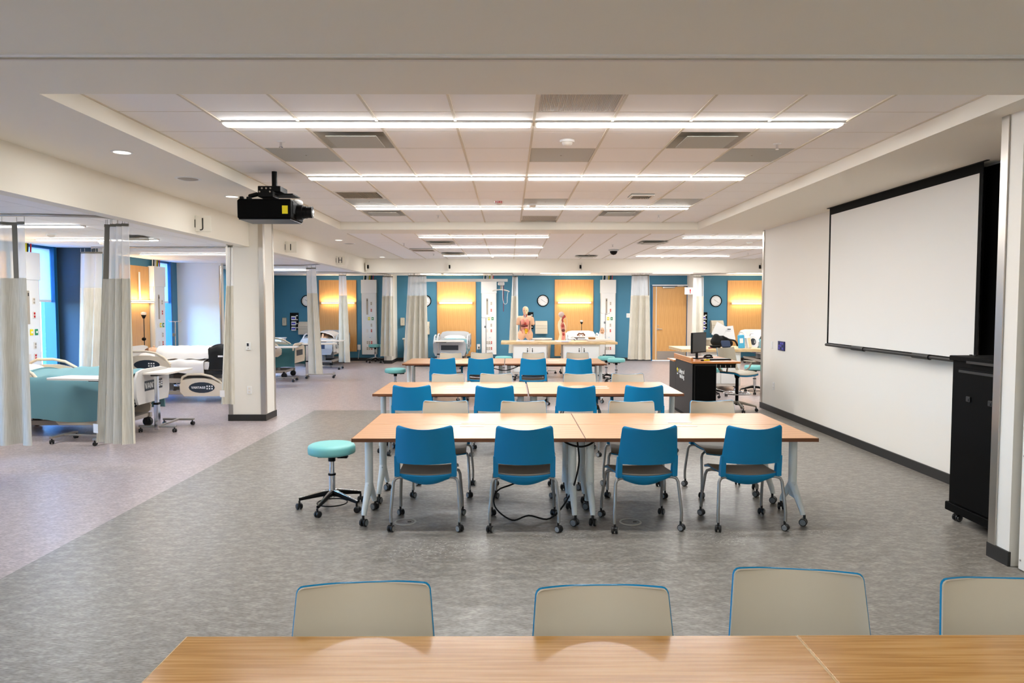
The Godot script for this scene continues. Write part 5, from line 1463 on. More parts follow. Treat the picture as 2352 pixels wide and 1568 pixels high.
func left_bays() -> void:
	# letters on the left bulkhead and the plates seen edge-on at the far one
	for s in [["J", 9.11], ["I", 12.74], ["H", 16.46]]:
		var t := thing("bay_sign", "square beige bay sign with the letter %s" % s[0], "sign", at(-3.90, 2.83, s[1]), 0.0, "bay letter signs")
		part(t, "plate", MB.new().box(Vector3(0.005, 0, 0), Vector3(0.20, 0.20, 0.012), 0.002), M.soffit_paint)
		part(t, "bracket", MB.new().box(Vector3(-0.105, 0, 0.0), Vector3(0.02, 0.10, 0.03), 0.003), M.black)
		if s[0] == "I":
			part(t, "lettering", MB.new().box(Vector3(0.0, 0.0, 0.008), Vector3(0.016, 0.11, 0.004)), M.letter_black)
		else:
			text_part(t, s[0], 0.17, Vector3(0.0, 0.0, 0.008), Vector3.ZERO, M.letter_black)
	for s in [[-3.95, "at the left end"], [-1.69, "above the lift bay"], [2.01, "above the anatomy models"], [7.0, "beside the white wall"]]:
		var t := thing("bay_sign", "bay sign plate seen edge-on on the far bulkhead %s" % s[1], "sign", at(s[0], 2.865, 19.7), 0.0, "bay letter signs")
		part(t, "plate", MB.new().box(Vector3(0, 0, 0), Vector3(0.012, 0.20, 0.19), 0.002), M.soffit_paint)
		part(t, "bracket", MB.new().box(Vector3(0.03 if s[0] < 1.0 else -0.04, 0, -0.07), Vector3(0.045, 0.10, 0.03), 0.003), M.black)
	# window wall equipment
	wood_panel("maple panel on the window wall of the nearest left bay", at(-7.6, 0, 10.15), PI / 2, 1.2, 0.15, 2.6)
	wall_lamp("lit bar light on the window wall of the nearest left bay", at(-7.57, 1.875, 10.15), PI / 2, 1.08, 0.9)
	headwall("white headwall column beside the near window", at(-7.6, 0, 11.13), PI / 2)
	wood_panel("maple panel on the window wall behind the black-clad manikin", at(-7.6, 0, 14.41), PI / 2, 1.12, 0.15, 2.6)
	wall_lamp("lit bar light on the panel behind the black-clad manikin", at(-7.57, 1.87, 14.42), PI / 2, 1.1, 0.9)
	headwall("white headwall column beside the second window", at(-7.6, 0, 15.25), PI / 2)
	exam_lamp("slim black exam light before the left maple panel", at(-7.35, 0, 14.3), 1.55)
	iv_pole("drip stand by the second window", at(-7.1, 0, 15.1), 1.45)
	var rc := thing("rail_handle", "white vertical rail on the left maple panel above its light", "rail", at(-7.56, 2.2, 14.55), PI / 2)
	part(rc, "bar", MB.new().box(Vector3(0, 0.0, 0.012), Vector3(0.05, 0.55, 0.02), 0.006), M.white)
	part(rc, "end_cap", MB.new().box(Vector3(0, -0.28, 0.012), Vector3(0.055, 0.02, 0.025), 0.004), M.offwhite)
	# curtains
	curtain("broad beige curtain at the left frame edge", at(-5.68, 0, 7.62), 1.1, at(-5.62, 0, 7.62), 0.95, 0.0, 4.0, 0.075, 0.29, 0.83)
	curtain("large pleated beige curtain in front of the teal bed", at(-4.36, 0, 7.80), 0.50, at(-4.28, 0, 7.80), 0.33, -0.35, 4.0, 0.06, 0.27, 0.1, true)
	curtain("pale curtain hanging at the end of the dark blue partition", at(-7.0, 0, 11.75), 0.34, at(-6.9, 0, 11.8), 0.36, 0.0, 2.0, 0.05, 0.3)
	curtain("beige curtain bunched against the left side of the white column", at(-4.20, 0, 10.55), 0.20, at(-4.12, 0, 10.55), 0.07, 0.0, 1.5, 0.03, 0.32, 0.5, true)
	rail("steel curtain track at the left frame edge", [[-7.4, 7.6], [-5.0, 7.6], [-4.4, 7.75], [-4.25, 8.2], [-4.25, 10.6]])
	rail("steel curtain track by the dark blue partition", [[-7.0, 12.0], [-6.9, 11.8], [-4.9, 11.8], [-4.3, 11.9]])
	# beds
	bed("hospital bed with teal blanket between the two near curtains", at(-6.2, 0, 10.15), 0.0, {"board": M.bed_board, "cover": M.blanket_teal, "h": 0.64, "drop": 0.58, "x1": 0.98, "mound": 0.09, "wide": 0.515, "low_rail": true, "text": true, "x0": -0.7, "pillow": true})
	bed("hospital bed with white sheet and black clothes behind the teal bed", at(-6.05, 0, 13.55), 0.0, {"board": M.bed_board, "cover": M.sheet_white, "h": 0.60, "drop": 0.22, "low_rail": true, "text": true, "rail": M.bed_cream, "pillow": true, "x0": -0.5, "x1": 0.4})
	manikin("manikin with brown hair in the white-sheeted left bed", at(-6.05, 0.80, 13.55), 0.0, M.sheet_white)
	var bc := thing("black_blanket", "black jacket draped over the legs of the left manikin", "clothing", at(-5.25, 0, 13.55))
	part(bc, "cloth", MB.new().sheet(22, 14, func(u: float, v: float) -> Vector3:
		var a := (u - 0.5) * 2.0
		var x := lerpf(-0.28, 0.40, v) + 0.02 * sin(a * 9.0)
		var k := clampf((absf(a) - 0.5) * 2.0, 0.0, 1.0)
		return Vector3(x, 1.03 - 0.42 * k + 0.02 * sin(x * 30.0) * (1.0 - k) - 0.05 * (1.0 if k == 0.0 else 0.0) * a * a, signf(a) * (minf(absf(a), 0.5) * 0.92 + 0.08 * k + 0.015 * sin(x * 17.0))), 0.02), M.black_cloth)
	part(bc, "collar", MB.new().tube(smooth_path([Vector3(-0.28, 0.75, 0.46), Vector3(-0.29, 0.98, 0.36), Vector3(-0.29, 1.03, 0.0), Vector3(-0.29, 0.98, -0.36)], 4), 0.03, 8), M.black_cloth)
	part(bc, "white_print", MB.new().box(Vector3(-0.05, 0.86, 0.548), Vector3(0.09, 0.03, 0.006)), M.paper)
	bed("hospital bed with dark teal blanket just right of the white column", at(-6.35, 0, 17.75), 0.0, {"cover": M.blanket_dark, "h": 0.6, "drop": 0.5, "x1": 1.12, "fold": M.sheet_white, "pillow": true})
	overbed("white overbed table over the teal bed's foot end", at(-4.97, 0, 10.27), PI / 2, 0.86)
	overbed("white overbed table in front of the teal bed", at(-5.55, 0, 9.28), 3.0, 0.86)
	overbed("white overbed table beyond the black-clad manikin", at(-5.6, 0, 14.75), 0.0, 0.86)
	overbed("white overbed table beside the dark teal bed", at(-5.42, 0, 16.75), 0.1, 0.83)
	overbed("white overbed table behind the narrow curtain", at(-4.72, 0, 17.62), 0.2, 0.86)
	var nc := thing("bedside_cabinet", "white bedside cabinet behind the narrow curtain", "cabinet", at(-6.9, 0, 20.9))
	part(nc, "body", MB.new().box(Vector3(0, 0.42, 0), Vector3(0.5, 0.80, 0.45), 0.008), M.white)
	part(nc, "top", MB.new().box(Vector3(0, 0.835, 0), Vector3(0.54, 0.03, 0.49), 0.006), M.offwhite)
	for k in 3:
		var dd := part(nc, "drawer", MB.new().box(Vector3(0, 0.16 + k * 0.25, 0.23), Vector3(0.46, 0.22, 0.016), 0.004), M.white)
		part(dd, "pull", MB.new().box(Vector3(0, 0.16 + k * 0.25, 0.245), Vector3(0.14, 0.02, 0.02), 0.004), M.outlet_grey)
	# on the column
	var th := thing("thermostat", "white thermostat on the column's front", "thermostat", at(-4.03, 1.16, 10.97))
	part(th, "case", MB.new().box(Vector3(0, 0, 0.012), Vector3(0.08, 0.12, 0.024), 0.006), M.white)
	part(th, "display", MB.new().box(Vector3(-0.005, 0.025, 0.025), Vector3(0.03, 0.045, 0.003)), M.plaque)
	part(th, "button", MB.new().ell(Vector3(0.0, -0.03, 0.024), Vector3(0.008, 0.008, 0.004), 10, 6), M.outlet_grey)
	var ou := thing("wall_outlet", "white outlet low on the column's front", "outlet", at(-4.03, 0.48, 10.97))
	part(ou, "plate", MB.new().box(Vector3(0, 0, 0.004), Vector3(0.075, 0.12, 0.008), 0.002), M.white)
	part(ou, "socket", MB.new().box(Vector3(0, 0.026, 0.009), Vector3(0.03, 0.03, 0.004), 0.001).box(Vector3(0, -0.026, 0.009), Vector3(0.03, 0.03, 0.004), 0.001), M.offwhite)

# ---------------------------------------------------------------- on the ceilings
func ceiling_fittings() -> void:
	var pr := thing("ceiling_projector", "black ceiling-mounted projector with yellow label, lens to the screen", "projector", at(-2.54, 3.22, 7.7))
	part(pr, "ceiling_pole", MB.new().cyl(Vector3(0.02, 0.0, 0), Vector3(0.02, -0.17, 0), 0.028), M.black)
	part(pr, "mount_plate", MB.new().box(Vector3(0.0, -0.20, 0), Vector3(0.24, 0.06, 0.24), 0.006).box(Vector3(-0.03, -0.255, 0.05), Vector3(0.16, 0.07, 0.2), 0.006).box(Vector3(0.09, -0.25, -0.05), Vector3(0.3, 0.012, 0.26)).box(Vector3(-0.17, -0.265, 0.10), Vector3(0.11, 0.04, 0.05), 0.012, Basis(Vector3.BACK, 0.25)), M.black)
	for q in [[-0.075, -0.195], [-0.03, -0.195], [0.015, -0.195], [0.02, -0.235], [-0.09, -0.235]]:
		part(pr, "mount_bolt", MB.new().cyl(Vector3(q[0], q[1], 0.118), Vector3(q[0], q[1], 0.125 if q[1] > -0.2 else 0.155), 0.009), M.outlet_grey)
	part(pr, "body", MB.new().box(Vector3(-0.03, -0.42, -0.02), Vector3(0.57, 0.21, 0.44), 0.018), M.rack_black)
	part(pr, "foot", MB.new().box(Vector3(-0.27, -0.305, 0.17), Vector3(0.04, 0.03, 0.04), 0.006).box(Vector3(-0.2, -0.305, 0.15), Vector3(0.05, 0.03, 0.04), 0.006), M.black)
	part(pr, "base_plate", MB.new().box(Vector3(-0.03, -0.528, -0.02), Vector3(0.54, 0.006, 0.41)), M.plaque)
	part(pr, "warning_label", MB.new().box(Vector3(0.19, -0.43, 0.2015), Vector3(0.06, 0.085, 0.002)), M.yellow, "yellow warning label")
	part(pr, "front_vent", MB.new().box(Vector3(0.258, -0.40, 0.05), Vector3(0.008, 0.13, 0.2), 0.003), M.black)
	part(pr, "lens", MB.new().cyl(Vector3(0.25, -0.43, -0.02), Vector3(0.32, -0.43, -0.02), 0.085, 0.078, 20).cyl(Vector3(0.32, -0.43, -0.02), Vector3(0.36, -0.43, -0.02), 0.066, 0.066, 20).cyl(Vector3(0.36, -0.43, -0.02), Vector3(0.42, -0.43, -0.02), 0.06, 0.062, 20), M.black)
	part(pr, "lens_glass", MB.new().ell(Vector3(0.419, -0.43, -0.02), Vector3(0.008, 0.052, 0.052), 16, 10), M.dark_screen)
	part(pr, "top_cap", MB.new().ell(Vector3(0.23, -0.32, -0.08), Vector3(0.07, 0.035, 0.06), 14, 8), M.white)
	# cells of the coffer: [x0, x1, d0, d1]
	var cell := func(i: int, j: int) -> Array:
		var ds := [4.46, 4.73, 5.34, 5.95, 6.56, 7.17, 7.78, 8.39, 9.0, 9.61, 10.22, 10.83, 11.44, 12.26]
		return [0.19 + 0.6085 * (i - 5), 0.19 + 0.6085 * (i - 4), ds[j], ds[j + 1]]
	for a in [[2, 3, "left of the nearest light row"], [7, 3, "right of the nearest light row"], [1, 11, "left beyond the far light row"], [7, 11, "right beyond the far light row"]]:
		var c: Array = cell.call(a[0], a[1])
		air_diffuser("square metal air diffuser in the recessed ceiling, " + a[2], at((c[0] + c[1]) / 2, 3.22, (c[2] + c[3]) / 2), 0.59, "metal air diffusers", 0.085)
	for a in [[-1.41, 14.68, "left, nearer"], [-1.40, 17.7, "left, farther"], [2.93, 14.56, "right of the middle"], [2.0, 18.6, "near the dome camera"]]:
		air_diffuser("square air diffuser in the lower far ceiling, " + a[2], at(a[0], 3.066, a[1]), 0.56, "metal air diffusers")
	air_diffuser("square air diffuser over the teal bed's bay", at(-5.34, 2.736, 10.1), 0.5, "metal air diffusers")
	for a in [[1, 4, "left, near"], [5, 4, "middle, near"], [8, 4, "right, near"], [1, 9, "left, far"], [5, 9, "middle, far"], [8, 9, "right, far"]]:
		var c: Array = cell.call(a[0], a[1])
		var t := thing("ceiling_panel", "smooth grey metal panel in the recessed ceiling, " + a[2], "ceiling panel", at((c[0] + c[1]) / 2, 3.22, (c[2] + c[3]) / 2), 0.0, "metal radiant ceiling panels")
		part(t, "sheet", MB.new().box(Vector3(0, 0.006, 0), Vector3(0.585, 0.012, 0.585), 0.003), M.metal_panel)
		part(t, "centre_pin", MB.new().cyl(Vector3(0, 0.0, 0), Vector3(0, -0.004, 0), 0.008), M.outlet_grey)
	for a in [[1, 8, 0.585, "left of the recessed ceiling"], [7, 8, 0.3, "right of the recessed ceiling"]]:
		var c: Array = cell.call(a[0], a[1])
		return_grille("slatted return air grille at the " + a[3], at((c[0] + c[1]) / 2, 3.22 if a[0] == 1 else 3.195, (c[2] + c[3]) / 2), a[2], 0.12 if a[0] == 1 else 0.018)
	return_grille("slatted return air grille in the lower far ceiling", at(-2.0, 3.064, 16.5), 0.56)
	for a in [[5, 1, "nearest the camera"], [5, 12, "at the far end"]]:
		var c: Array = cell.call(a[0], a[1])
		var t := thing("speaker_grille", "perforated grey speaker panel in the recessed ceiling, " + a[2], "speaker", at((c[0] + c[1]) / 2, 3.22, (c[2] + c[3]) / 2 - (0.1 if a[1] == 12 else 0.0)), 0.0, "ceiling speaker panels")
		part(t, "frame", MB.new().box(Vector3(0, 0.008, 0), Vector3(0.59, 0.014, 0.59), 0.003), M.offwhite)
		var g := MB.new()
		for k in 44:
			g.box(Vector3(-0.273 + k * 0.0127, -0.001, 0), Vector3(0.008, 0.004, 0.56))
		part(t, "grille", g, M.outlet_grey)
	for a in [[-3.302, 7.38, "nearest the projector"], [-3.36, 15.0, "past the column"]]:
		var t := thing("round_speaker", "round grey ceiling speaker on the left soffit, " + a[2], "speaker", at(a[0], 3.09, a[1]), 0.0, "round ceiling speakers")
		part(t, "ring", MB.new().lathe([Vector2(0.10, -0.006), Vector2(0.122, -0.006), Vector2(0.128, 0.0)], 28), M.white)
		part(t, "mesh_cover", MB.new().lathe([Vector2(0.0, -0.010), Vector2(0.06, -0.008), Vector2(0.10, -0.004)], 28), M.outlet_grey)
	for a in [[-2.0, 3.22, 6.3, "left of the recessed ceiling"], [2.376, 3.22, 6.37, "right of the recessed ceiling"], [-1.13, 3.22, 11.35, "left beyond the far light row"], [2.36, 3.22, 11.3, "right beyond the far light row"], [-2.2, 3.09, 14.9, "left of the lower far ceiling"], [2.2, 3.09, 15.2, "middle of the lower far ceiling"], [2.0, 3.09, 17.9, "near the dome camera"], [-1.9, 3.09, 17.9, "left rear of the lower far ceiling"], [5.9, 3.09, 17.6, "right of the lower far ceiling"]]:
		var t := thing("sprinkler_head", "small sprinkler head, " + a[3], "sprinkler", at(a[0], a[1], a[2]), 0.0, "ceiling sprinklers")
		part(t, "escutcheon", MB.new().lathe([Vector2(0.0, -0.008), Vector2(0.025, -0.006), Vector2(0.038, 0.0)], 16), M.white)
		part(t, "head", MB.new().cyl(Vector3(0, -0.005, 0), Vector3(0, -0.045, 0), 0.009, 0.012).lathe([Vector2(0, -0.052), Vector2(0.018, -0.05), Vector2(0.0, -0.046)], 12), M.chrome)
	for a in [[0.503, 3.22, 6.25, "nearest, in the recessed ceiling"], [0.33, 3.22, 10.12, "at the far light row of the recessed ceiling"], [-0.144, 3.22, 9.88, "with red lettering in the recessed ceiling"], [-0.6, 3.09, 14.6, "left of the lower far ceiling"], [-0.45, 3.09, 18.75, "on the last far light row"], [4.05, 3.09, 18.9, "on the last right light row"], [4.95, 3.09, 14.7, "beside the white wall's end"], [-6.21, 2.76, 9.7, "over the near left bay"], [-6.2, 2.76, 10.9, "over the teal bed"], [-5.3, 2.76, 13.9, "over the black-clad manikin"], [-2.0, 2.76, 21.3, "over the lift bay"], [1.6, 2.76, 21.5, "over the anatomy models"]]:
		var t := thing("smoke_detector", "white domed detector " + a[3], "detector", at(a[0], a[1], a[2]), 0.0, "ceiling detectors")
		part(t, "base", MB.new().lathe([Vector2(0.0, -0.018), Vector2(0.062, -0.018), Vector2(0.066, 0.0)], 22), M.white)
		part(t, "dome", MB.new().lathe([Vector2(0.0, -0.05), Vector2(0.025, -0.047), Vector2(0.042, -0.035), Vector2(0.046, -0.018)], 20, Vector3.ZERO, true), M.offwhite)
		if a[3].begins_with("with red"):
			text_part(t, "FIRE", 0.05, Vector3(0, -0.012, 0.067), Vector3.ZERO, M.red, true)
	var dc := thing("dome_camera", "black and white security dome camera on the lower far ceiling", "camera", at(2.42, 3.09, 16.55))
	part(dc, "base", MB.new().lathe([Vector2(0.0, -0.04), Vector2(0.10, -0.04), Vector2(0.12, -0.025), Vector2(0.12, 0.0)], 24), M.bed_grey)
	part(dc, "dome", MB.new().lathe([Vector2(0.0, -0.13), Vector2(0.05, -0.115), Vector2(0.08, -0.08), Vector2(0.088, -0.04)], 24, Vector3.ZERO, true), M.black)

func air_diffuser(label: String, pos: Vector3, w: float, group: String, up := 0.016) -> void:
	var t := thing("air_diffuser", label, "air vent", pos, 0.0, group)
	var h := w / 2
	var f := MB.new()
	for s in [[1, 0], [-1, 0], [0, 1], [0, -1]]:
		var n := Vector3(s[0], 0, s[1])
		var tn := Vector3(-s[1], 0, s[0])
		f.quad(n * h + tn * h, n * h - tn * h, n * (h - 0.09) - tn * (h - 0.09) + Vector3(0, up, 0), n * (h - 0.09) + tn * (h - 0.09) + Vector3(0, up, 0), Vector3(-s[0] * 0.2, -1, -s[1] * 0.2))
	part(t, "cone", f, M.metal_panel)
	part(t, "plenum", MB.new().box(Vector3(0, up + 0.004, 0), Vector3(w - 0.17, 0.004, w - 0.17)), M.metal_panel)
	part(t, "plaque", MB.new().box(Vector3(0, -0.012, 0), Vector3(w - 0.16, 0.008, w - 0.16), 0.003), M.metal_panel)

func return_grille(label: String, pos: Vector3, w: float, deep := 0.018) -> void:
	var t := thing("return_grille", label, "air vent", pos, 0.0, "return air grilles")
	var h := w / 2
	part(t, "frame", MB.new().box(Vector3(0, 0, h - 0.015), Vector3(w, 0.012, 0.03)).box(Vector3(0, 0, -h + 0.015), Vector3(w, 0.012, 0.03)).box(Vector3(h - 0.015, 0, 0), Vector3(0.03, 0.012, w - 0.06)).box(Vector3(-h + 0.015, 0, 0), Vector3(0.03, 0.012, w - 0.06)), M.offwhite)
	part(t, "duct", MB.new().box(Vector3(0, deep + 0.002, 0), Vector3(w, 0.004, w)).box(Vector3(h - 0.01, deep / 2, 0), Vector3(0.004, deep, w - 0.02)).box(Vector3(-h + 0.01, deep / 2, 0), Vector3(0.004, deep, w - 0.02)).box(Vector3(0, deep / 2, h - 0.01), Vector3(w - 0.02, deep, 0.004)).box(Vector3(0, deep / 2, -h + 0.01), Vector3(w - 0.02, deep, 0.004)), M.metal_panel)
	var n := int((w - 0.06) / 0.022)
	for k in n:
		part(t, "slat", MB.new().box(Vector3(-h + 0.04 + k * 0.022, 0.004, 0), Vector3(0.006, 0.014, w - 0.06)), M.outlet_grey)

# ---------------------------------------------------------------- models and clutter
func small_things() -> void:
	var T := 0.90
	var a := thing("anatomy_torso", "anatomical torso model with open chest and half-skinned head on the island", "anatomy model", at(0.40, T, 17.72), -0.15)
	part(a, "stand", MB.new().box(Vector3(0, 0.012, 0), Vector3(0.44, 0.024, 0.3), 0.004), M.paper)
	var b := [[Vector3(0, 0.80, 0), Vector3(0, 0.765, 0.012), 0.072, 0.066], [Vector3(0, 0.735, 0.025), Vector3(0, 0.705, 0.03), 0.052, 0.045], [Vector3(0, 0.70, 0), Vector3(0, 0.60, -0.01), 0.048, 0.055],
		[Vector3(-0.13, 0.575, 0), Vector3(0.13, 0.575, 0), 0.055, 0.055], [Vector3(-0.165, 0.56, 0), Vector3(-0.195, 0.44, 0), 0.05, 0.042], [Vector3(0.165, 0.56, 0), Vector3(0.195, 0.44, 0), 0.05, 0.042],
		[Vector3(-0.06, 0.52, 0), Vector3(-0.055, 0.36, 0), 0.10, 0.085], [Vector3(0.06, 0.52, 0), Vector3(0.055, 0.36, 0), 0.10, 0.085], [Vector3(-0.05, 0.36, 0), Vector3(-0.07, 0.18, 0), 0.085, 0.10], [Vector3(0.05, 0.36, 0), Vector3(0.07, 0.18, 0), 0.085, 0.10],
		[Vector3(-0.095, 0.17, 0), Vector3(-0.10, 0.115, 0), 0.095, 0.088], [Vector3(0.095, 0.17, 0), Vector3(0.10, 0.115, 0), 0.095, 0.088]]
	part(a, "body", MB.new().body(b, 0.011, 0.03), M.skin)
	part(a, "exposed_skull", MB.new().ell(Vector3(0.035, 0.775, 0.04), Vector3(0.05, 0.075, 0.055), 14, 10).ell(Vector3(0.03, 0.70, 0.05), Vector3(0.035, 0.03, 0.035), 10, 7), M.bone, "pale yellow exposed half of the skull")
	part(a, "eye", MB.new().ell(Vector3(-0.028, 0.765, 0.078), Vector3(0.012, 0.008, 0.006), 8, 6).ell(Vector3(0.036, 0.765, 0.09), Vector3(0.013, 0.010, 0.006), 8, 6), M.hair)
	part(a, "nose", MB.new().ell(Vector3(0.0, 0.738, 0.088), Vector3(0.012, 0.020, 0.016), 8, 6), M.skin)
	part(a, "mouth", MB.new().ell(Vector3(0.0, 0.705, 0.076), Vector3(0.02, 0.005, 0.006), 8, 6), M.muscle)
	part(a, "neck_muscles", MB.new().tube([Vector3(-0.03, 0.69, 0.035), Vector3(-0.025, 0.63, 0.045), Vector3(-0.01, 0.59, 0.05)], 0.014, 8).tube([Vector3(0.035, 0.69, 0.035), Vector3(0.03, 0.63, 0.045), Vector3(0.015, 0.59, 0.05)], 0.014, 8), M.muscle)
	part(a, "windpipe", MB.new().cyl(Vector3(0, 0.69, 0.045), Vector3(0, 0.57, 0.065), 0.014), M.bed_grey)
	for s in [-1.0, 1.0]:
		part(a, "lung", MB.new().ell(Vector3(s * 0.058, 0.475, 0.075), Vector3(0.053, 0.088, 0.05), 14, 10), M.lung)
		part(a, "rib_edge", MB.new().tube(smooth_path([Vector3(s * 0.09, 0.585, 0.05), Vector3(s * 0.118, 0.50, 0.075), Vector3(s * 0.115, 0.36, 0.085), Vector3(s * 0.10, 0.26, 0.09)], 4), 0.009, 6), M.liver)
	part(a, "heart", MB.new().ell(Vector3(0.012, 0.44, 0.115), Vector3(0.028, 0.035, 0.02), 12, 8), M.muscle)
	part(a, "liver", MB.new().ell(Vector3(-0.015, 0.385, 0.085), Vector3(0.095, 0.038, 0.05), 14, 9), M.liver)
	part(a, "stomach", MB.new().ell(Vector3(0.035, 0.345, 0.10), Vector3(0.04, 0.025, 0.03), 12, 8), M.lung)
	part(a, "intestines", MB.new().ell(Vector3(0.04, 0.285, 0.09), Vector3(0.05, 0.065, 0.04), 14, 9).ell(Vector3(0.03, 0.22, 0.085), Vector3(0.035, 0.035, 0.035), 12, 8), M.organ_yellow)
	part(a, "colon", MB.new().tube(smooth_path([Vector3(-0.05, 0.2, 0.10), Vector3(-0.075, 0.27, 0.10), Vector3(-0.06, 0.335, 0.11), Vector3(0.0, 0.335, 0.125), Vector3(0.07, 0.33, 0.12), Vector3(0.10, 0.27, 0.105), Vector3(0.09, 0.2, 0.10)], 4), 0.014, 8), M.lung)
	var h := thing("anatomy_section", "sagittal half-body anatomy model in profile on the island", "anatomy model", at(1.32, T, 17.72))
	part(h, "stand", MB.new().box(Vector3(0.02, 0.010, 0.0), Vector3(0.40, 0.02, 0.28), 0.003), M.paper)
	var flip := func(p: Array) -> PackedVector2Array:
		var out := PackedVector2Array()
		for q in p:
			out.append(Vector2(q[0], q[1]))
		return out
	part(h, "flesh_half", MB.new().extrude(flip.call([[-0.09, 0.02], [-0.06, 0.16], [-0.09, 0.30], [-0.105, 0.40], [-0.09, 0.48], [-0.05, 0.545], [-0.045, 0.58], [-0.07, 0.62], [-0.09, 0.67], [-0.07, 0.715], [-0.02, 0.735], [0.03, 0.715], [0.055, 0.67], [0.07, 0.64], [0.09, 0.615], [0.07, 0.57], [0.03, 0.55], [0.02, 0.50], [0.06, 0.46], [0.085, 0.38], [0.085, 0.25], [0.09, 0.12], [0.08, 0.02]]), -0.14, 0.0), M.bone)
	part(h, "skull_cap", MB.new().ell(Vector3(-0.02, 0.665, -0.02), Vector3(0.072, 0.072, 0.07), 18, 12), M.skull_pink, "translucent pinkish head dome")
	part(h, "throat", MB.new().extrude(flip.call([[0.0, 0.62], [0.05, 0.66], [0.08, 0.635], [0.085, 0.60], [0.045, 0.575], [0.02, 0.54], [0.03, 0.48], [0.0, 0.46], [-0.02, 0.52], [-0.005, 0.58]]), 0.0, 0.012), M.muscle)
	part(h, "chest_cavity", MB.new().extrude(flip.call([[-0.03, 0.30], [-0.045, 0.40], [-0.02, 0.47], [0.03, 0.46], [0.065, 0.38], [0.07, 0.24], [0.075, 0.10], [0.06, 0.03], [-0.02, 0.03], [0.0, 0.18]]), 0.0, 0.008), M.lung)
	part(h, "heart", MB.new().ell(Vector3(0.015, 0.385, 0.01), Vector3(0.035, 0.045, 0.02), 12, 8), M.muscle)
	part(h, "liver", MB.new().ell(Vector3(0.025, 0.275, 0.01), Vector3(0.045, 0.04, 0.02), 14, 9), M.liver)
	part(h, "bladder", MB.new().ell(Vector3(0.03, 0.175, 0.01), Vector3(0.03, 0.035, 0.018), 12, 8), M.muscle)
	part(h, "airway_tube", MB.new().tube(smooth_path([Vector3(0.09, 0.60, 0.01), Vector3(0.115, 0.53, 0.02), Vector3(0.115, 0.42, 0.02), Vector3(0.10, 0.30, 0.02)], 5), 0.004, 6), M.clear_tube)
	var pa := thing("paper_stack", "white booklet with blue edge at the half-body model's feet", "paper", at(1.30, T, 17.42), 0.1)
	part(pa, "sheets", MB.new().box(Vector3(0, 0.006, 0), Vector3(0.30, 0.012, 0.2), 0.001), M.paper)
	part(pa, "cover_edge", MB.new().box(Vector3(0.05, 0.004, 0.101), Vector3(0.18, 0.008, 0.003)), M.purple)
	var fm := thing("face_trainer", "tan face skin trainer standing at the right end of the island", "training model", at(2.30, T, 17.8))
	part(fm, "base", MB.new().box(Vector3(-0.1, 0.025, 0), Vector3(0.52, 0.05, 0.34), 0.012), M.offwhite)
	part(fm, "neck", MB.new().cyl(Vector3(0.02, 0.05, -0.04), Vector3(0.02, 0.24, -0.04), 0.09, 0.055), M.white)
	part(fm, "face", MB.new().ell(Vector3(0.03, 0.255, 0), Vector3(0.06, 0.085, 0.05), 16, 12), M.skin)
	part(fm, "features", MB.new().ell(Vector3(0.005, 0.275, 0.046), Vector3(0.012, 0.007, 0.005), 8, 6).ell(Vector3(0.05, 0.275, 0.046), Vector3(0.012, 0.007, 0.005), 8, 6).ell(Vector3(0.025, 0.215, 0.045), Vector3(0.02, 0.006, 0.006), 8, 6), M.hair)
	part(fm, "nose", MB.new().ell(Vector3(0.026, 0.25, 0.052), Vector3(0.010, 0.018, 0.014), 8, 6), M.skin)
	var br := thing("skin_pad", "brown skin practice pad on the right end of the island", "training pad", at(2.06, T + 0.05, 17.72))
	part(br, "pad", MB.new().box(Vector3(0, 0.024, 0), Vector3(0.17, 0.045, 0.12), 0.01), M.near_wood)
	part(br, "strap", MB.new().box(Vector3(0.0, 0.024, 0.061), Vector3(0.17, 0.012, 0.004)), M.hair)
	var gl := thing("spectacles", "dark spectacles lying on the overbed table behind the models", "glasses", at(2.02, 0.925, 20.0))
	part(gl, "frame", MB.new().tube([Vector3(-0.11, 0.02, 0.03), Vector3(-0.06, 0.085, 0.03), Vector3(0.0, 0.07, 0.03), Vector3(0.06, 0.085, 0.03), Vector3(0.11, 0.02, 0.03)], 0.02, 8), M.hair)
	part(gl, "lens", MB.new().ell(Vector3(-0.05, 0.03, 0.03), Vector3(0.035, 0.03, 0.012), 10, 8).ell(Vector3(0.05, 0.03, 0.03), Vector3(0.035, 0.03, 0.012), 10, 8), M.skull_pink)
	var wc := thing("draped_chair", "black office chair with white cloth between the island cabinets", "chair", at(1.62, 0, 18.75))
	part(wc, "backrest", MB.new().box(Vector3(0.08, 0.74, 0), Vector3(0.1, 0.34, 0.36), 0.04), M.black_cloth)
	part(wc, "seat", MB.new().box(Vector3(-0.05, 0.5, 0), Vector3(0.42, 0.07, 0.42), 0.03), M.black_cloth)
	part(wc, "cloth", MB.new().sheet(8, 8, func(u: float, v: float) -> Vector3: return Vector3(-0.08 + u * 0.14 + 0.02 * sin(v * 8.0), 0.92 - v * 0.42, 0.22 + 0.01 * sin(u * 12.0)), 0.012), M.sheet_white)
	part(wc, "column", MB.new().cyl(Vector3(-0.05, 0.47, 0), Vector3(-0.05, 0.1, 0), 0.025), M.chrome)
	for k in 5:
		var an := TAU * k / 5
		part(wc, "base_arm", MB.new().tube([Vector3(-0.05, 0.12, 0), Vector3(-0.05 + cos(an) * 0.26, 0.08, sin(an) * 0.26)], 0.016, 7), M.black)
		add_caster(wc, caster_small, Vector3(-0.05 + cos(an) * 0.26, 0, sin(an) * 0.26), an, M.caster)
	var tt := thing("tray_table", "dark-topped stand on a chrome pole between the island cabinets", "stand", at(0.98, 0, 18.6))
	part(tt, "tray", MB.new().box(Vector3(0, 0.80, 0), Vector3(0.42, 0.02, 0.3), 0.005), M.base_black)
